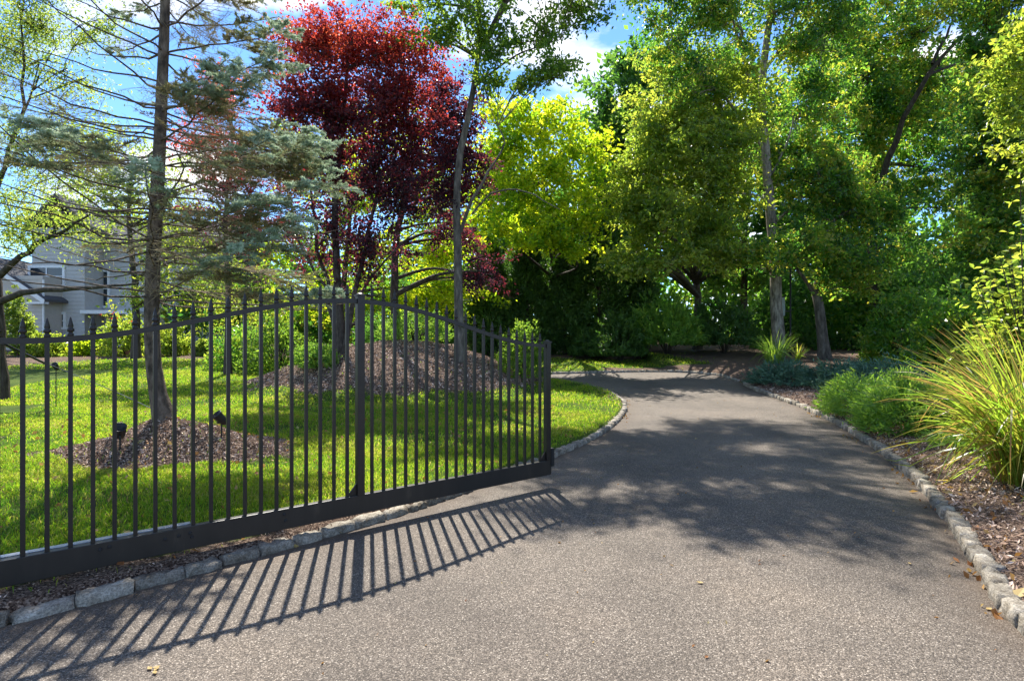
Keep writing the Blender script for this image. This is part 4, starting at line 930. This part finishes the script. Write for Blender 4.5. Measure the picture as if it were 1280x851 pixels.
hb('porch_post', M['white'], px2x(160, YW), px2x(160, YW)+.14, YW-.2, YW-.06, 1.0, py2z(392, YW))
hb('corner_board', M['white'], px2x(236, YW)-.1, px2x(241, YW)+.1, YW+1.5, YW+1.59, 1.0, py2z(300, YW))

# ---------------------------------------------------------------- small things
def spotlight(px, py, Y, label, s=1.0, yaw=.5):
    p = P(px, py, Y); gzv = gz(p[0], p[1]); root = empty('garden_spotlight', (p[0], p[1], gzv), label, 'spotlight', 'black garden spotlights'); root.rotation_euler = (0, 0, yaw)
    h = max(p[2]-gzv, .1); MB().lathe([(.010, -.06), (.010, h-.03)], n=6).build('stake', M['rubber'], root)
    a = RD = RAD(42); R_ = [[1, 0, 0], [0, math.cos(a), -math.sin(a)], [0, math.sin(a), math.cos(a)]]
    MB().lathe([(.02*s, -.07*s), (.036*s, -.05*s), (.045*s, 0), (.052*s, .075*s), (.056*s, .085*s), (.050*s, .086*s), (.042*s, .03*s)], c=(0, 0, h), n=14, M=R_).build('hood', M['rubber'], root, smooth=True)
    MB().box((0, 0, h-.035), (.022, .09*s, .03)).build('bracket', M['rubber'], root)
spotlight(150, 541, 6.75, 'black garden spotlight left of the spruce on the mound', 1.35, .6)
spotlight(277, 524, 7.3, 'black garden spotlight right of the spruce on the mound', 1.25, -.7)
spotlight(70, 459, 11.5, 'small black garden spotlight out on the far lawn', 1.1, .2)
def cable(name, label, pts, r, m='rubber'):
    q = curve(pts, 40); V, Q = tubes(q[None], np.full((1, 40), r), 6); o = obj(name, mesh(name, V, Q, M[m], smooth=True)); tag(o, label, 'cable')
cable('cable', 'thin black guy wire slanting over the lawn to the spruce', [P(-30, 418, 11), P(20, 435, 11.0), P(56, 453, 10.8), P(90, 467, 10.4), P(150, 492, 9.0), P(195, 513, 7.4)], .006)
cable('cable', 'thick black cable end slanting down behind the gate at the left edge', [P(-40, 405, 9), P(-5, 424, 9), P(22, 438, 9.3), P(56, 454, 10)], .02)
cable('cable', 'black cable on the grass beside the spruce mound', [(x, y, gz(x, y)+.012) for x, y in [(-8.2, 8.1), (-7.4, 8.2), (-6.7, 8.25), (-6.2, 8.1), (-5.9, 8.3)]], .008)
# post with a pale box between the trunks
pp = gpt(988, 23.5, 0); pr = empty('box_post', tuple(pp), 'black metal post with a pale narrow box on its side between the two trunks', 'post')
H = EYE+(HZ-318)/F*23.5-pp[2]
MB().lathe([(.06, -.1), (.06, .25), (.038, .3), (.036, H-.05), (.05, H)], n=10).build('pole', M['black_metal'], pr, smooth=False)
MB().box((-.16, 0, H-2.45), (.26, .05, .05)).build('arm', M['black_metal'], pr)
bx = MB().box((-.36, 0, H-2.25), (.20, .14, .80)).build('box', M['palebox'], pr, bevel=.01)
MB().box((-.36, 0, H-1.84), (.24, .18, .04)).build('lid', M['black_metal'], bx)
# flower pot by the house
fp = gpt(161, 26.5, 0); pot = empty('flower_pot', tuple(fp), 'terracotta flower pot with a green plant by the house wall', 'flower pot')
MB().lathe([(.10, 0), (.16, .26), (.18, .27), (.18, .32), (.15, .32)], n=12).build('pot', M['terracotta'], pot)
rng = RS(4); V, Q = leaves(rng.normal(size=(160, 3))*[.12, .12, .12]+[0, 0, .5], .1, rng); obj('foliage', mesh('foliage', V, Q, M['leaf_light'], rnd=rng.rand(160)), pot)

# ---------------------------------------------------------------- grass, mulch chips, fallen leaves
def scatter(n, x0, x1, y0, y1, rng, cond):
    x = rng.uniform(x0, x1, n); y = rng.uniform(y0, y1, n); fr = np.abs(x) < y*1.02+1.2; x, y = x[fr], y[fr]
    d = sdf(x, y); k = cond(x, y, d); return x[k], y[k], d[k]
def turf():
    rng = RS(12); out = []; rn = []
    for n, x0, x1, y0, y1, hh, ww in [(235000, -7, .8, 3.0, 7.6, .052, .0068), (130000, -10, 4, 7.6, 12, .055, .011), (110000, -14, 4, 12, 20, .06, .019), (50000, -22, 9, 20, 30, .075, .035)]:
        x, y, d = scatter(n, x0, x1, y0, y1, rng, lambda x, y, d: (d > .10+.05*rng.rand(len(x))) & ((mulch_mask(x, y, d) < .5) | (rng.rand(len(x)) < .012)) & ((x < 3.3) | (y > 20)) & (d < 40))
        # thin it where the turf is worn
        pn = np.sin(x*2.1+1.3*np.sin(y*1.7))+np.sin(y*2.9+x*.8); pn = pn+.8*np.sin(x*5.3+y*4.1)*np.sin(y*6.7-x*2.2); keep = (rng.rand(len(x)) < .78+.26*pn) ; x, y, d, pn = x[keep], y[keep], d[keep], pn[keep]
        m = len(x); z = ground_z(x, y, d)-.004; a = rng.rand(m)*6.28; h = hh*rng.uniform(.45, 1.25, m); w = ww*rng.uniform(.6, 1.3, m)
        ln = rng.normal(0, .42, (m, 2))*h[:, None]; b = np.stack([x, y, z], 1); s = np.stack([np.cos(a), np.sin(a), 0*a], 1)*w[:, None]*.5
        tip = b+np.stack([ln[:, 0], ln[:, 1], h], 1); mid = (b+tip)/2+np.stack([-ln[:, 0]*.2, -ln[:, 1]*.2, h*.1], 1)
        out.append(np.stack([b-s*.6, mid+s*1.1, tip, mid-s*1.1], 1).reshape(-1, 3))
        rn.append(np.clip(.42+.12*pn+.5*(rng.rand(m)-.5), 0, .86)+(rng.rand(m) < .12+.2*(pn < -.4))*.45)
    V = np.concatenate(out); m = len(V)//4; print('blades', m)
    Q = np.arange(m*4).reshape(m, 4); r = np.concatenate(rn)
    o = obj('grass', mesh('grass', V, Q, M['turf'], rnd=r)); tag(o, 'short green lawn grass behind the gate and across the drive', 'grass', kind='stuff')
turf()
def chips(name, label, n, x0, x1, y0, y1, cond, seed, size=.04, m='chip', lift=.012, aspect=.32, cat='mulch', up=.75):
    rng = RS(seed); x, y, d = scatter(n, x0, x1, y0, y1, rng, cond); z = np.where(d < 0, base(y), ground_z(x, y, d)); c = np.stack([x, y, z+lift*rng.rand(len(x))+.004], 1)
    V, Q = leaves(c, size*(.6+.8*rng.rand(len(x))), rng, up=up, aspect=aspect, fold=.05)
    o = obj(name, mesh(name, V, Q, M[m], rnd=rng.rand(len(x))**1.3)); tag(o, label, cat, kind='stuff'); print(name, len(x))
inm = lambda x, y, d: mulch_mask(x, y, d) > .5
chips('mulch', 'shredded wood mulch on the small mound under the spruce', 30000, -6.6, -3, 6, 9, inm, 1, .042)
chips('mulch', 'shredded wood mulch over the big berm', 60000, -9, 3, 11, 19, inm, 2, .075)
chips('mulch', 'wood mulch on the planted bank right of the drive', 90000, 2.4, 11, 2.2, 16, lambda x, y, d: (d > .09) & (x > 2), 3, .045)
chips('mulch', 'earthy mulch crumbs along the kerb under the gate', 9000, -5, .2, 2.6, 6, inm, 4, .018)
edge = lambda x, y, d: (d < -.01) & (d > -.24) & (x > 1.5) & (np.random.RandomState(9).rand(len(x)) < np.exp(d/.07)*(.25+.75*(np.sin(y*2.3)+np.sin(y*5.1) > .35)))
chips('leaf_litter', 'brown dry leaves gathered along the right kerb', 8000, 2.2, 6.5, 2.2, 14, edge, 5, .055, 'dryleaf', .02, .6, 'leaf litter', .5)
chips('leaf_litter', 'crumbled dry leaves along the left kerb', 5000, -3.5, 4, 3, 14, lambda x, y, d: (d < -.005) & (d > -.12) & (x < 3.4) & (np.random.RandomState(8).rand(len(x)) < .35*np.exp(d/.05)), 6, .035, 'dryleaf', .012, .6, 'leaf litter', .5)
chips('leaf_litter', 'scattered dry leaves on the right bank', 2600, 2.4, 8, 2.4, 12, lambda x, y, d: (d > .1) & (x > 2), 7, .06, 'dryleaf', .03, .6, 'leaf litter', .5)
chips('leaf_litter', 'scattered dry leaves on the lawn behind the gate', 1600, -8, 1, 3.5, 12, lambda x, y, d: (d > .15), 8, .05, 'dryleaf', .06, .6, 'leaf litter', .5)
chips('leaf_litter', 'small dry crumbs and leaf bits strewn over the drive', 900, -4, 7, 1.8, 18, lambda x, y, d: d < -.2, 14, .022, 'dryleaf', .006, .6, 'leaf litter', .8)
def leaf_thing(px, py, label, s, m, seed, k=1):
    p = gp(px, py); rng = RS(seed); n = k; prf = [(-.5, 0), (-.25, .2), (0, .3), (.25, .18), (.5, 0), (.25, -.18), (0, -.3), (-.25, -.2)]; V = []; Q = []
    for i in range(n):
        a = rng.rand()*6.28; o = rng.normal(0, .6*s if k > 1 else 0, 2); b = len(V); V.append((o[0], o[1], .006))
        for u, v in prf: V.append((o[0]+s*(u*math.cos(a)-v*math.sin(a)), o[1]+s*(u*math.sin(a)+v*math.cos(a)), .006+s*(.25*abs(u)+.3*abs(v))*rng.uniform(.5, 1)))
        Q += [(b, b+1+j, b+1+(j+1) % 8) for j in range(8)]
    o = obj('fallen_leaf', mesh('fallen_leaf', np.array(V), np.array(Q), M[m], rnd=np.full(len(Q), .8)), None, (p[0], p[1], float(base(p[1]))+.001)); tag(o, label, 'leaf', 'single leaves lying on the driveway')
leaf_thing(193, 835, 'yellow leaf sprig at the foot of the gate shadow', .035, 'dryleaf', 1, 4)
leaf_thing(875, 729, 'pale leaf alone in the middle of the drive', .045, 'dryleaf', 2, 1)
leaf_thing(1236, 762, 'pale leaf close to the right kerb', .045, 'dryleaf', 3, 1)
leaf_thing(1137, 705, 'small pale leaf right of the shadow edge', .035, 'dryleaf', 5, 1)
tri = sum(len(m.polygons) for m in bpy.data.meshes); print('polygons', tri)
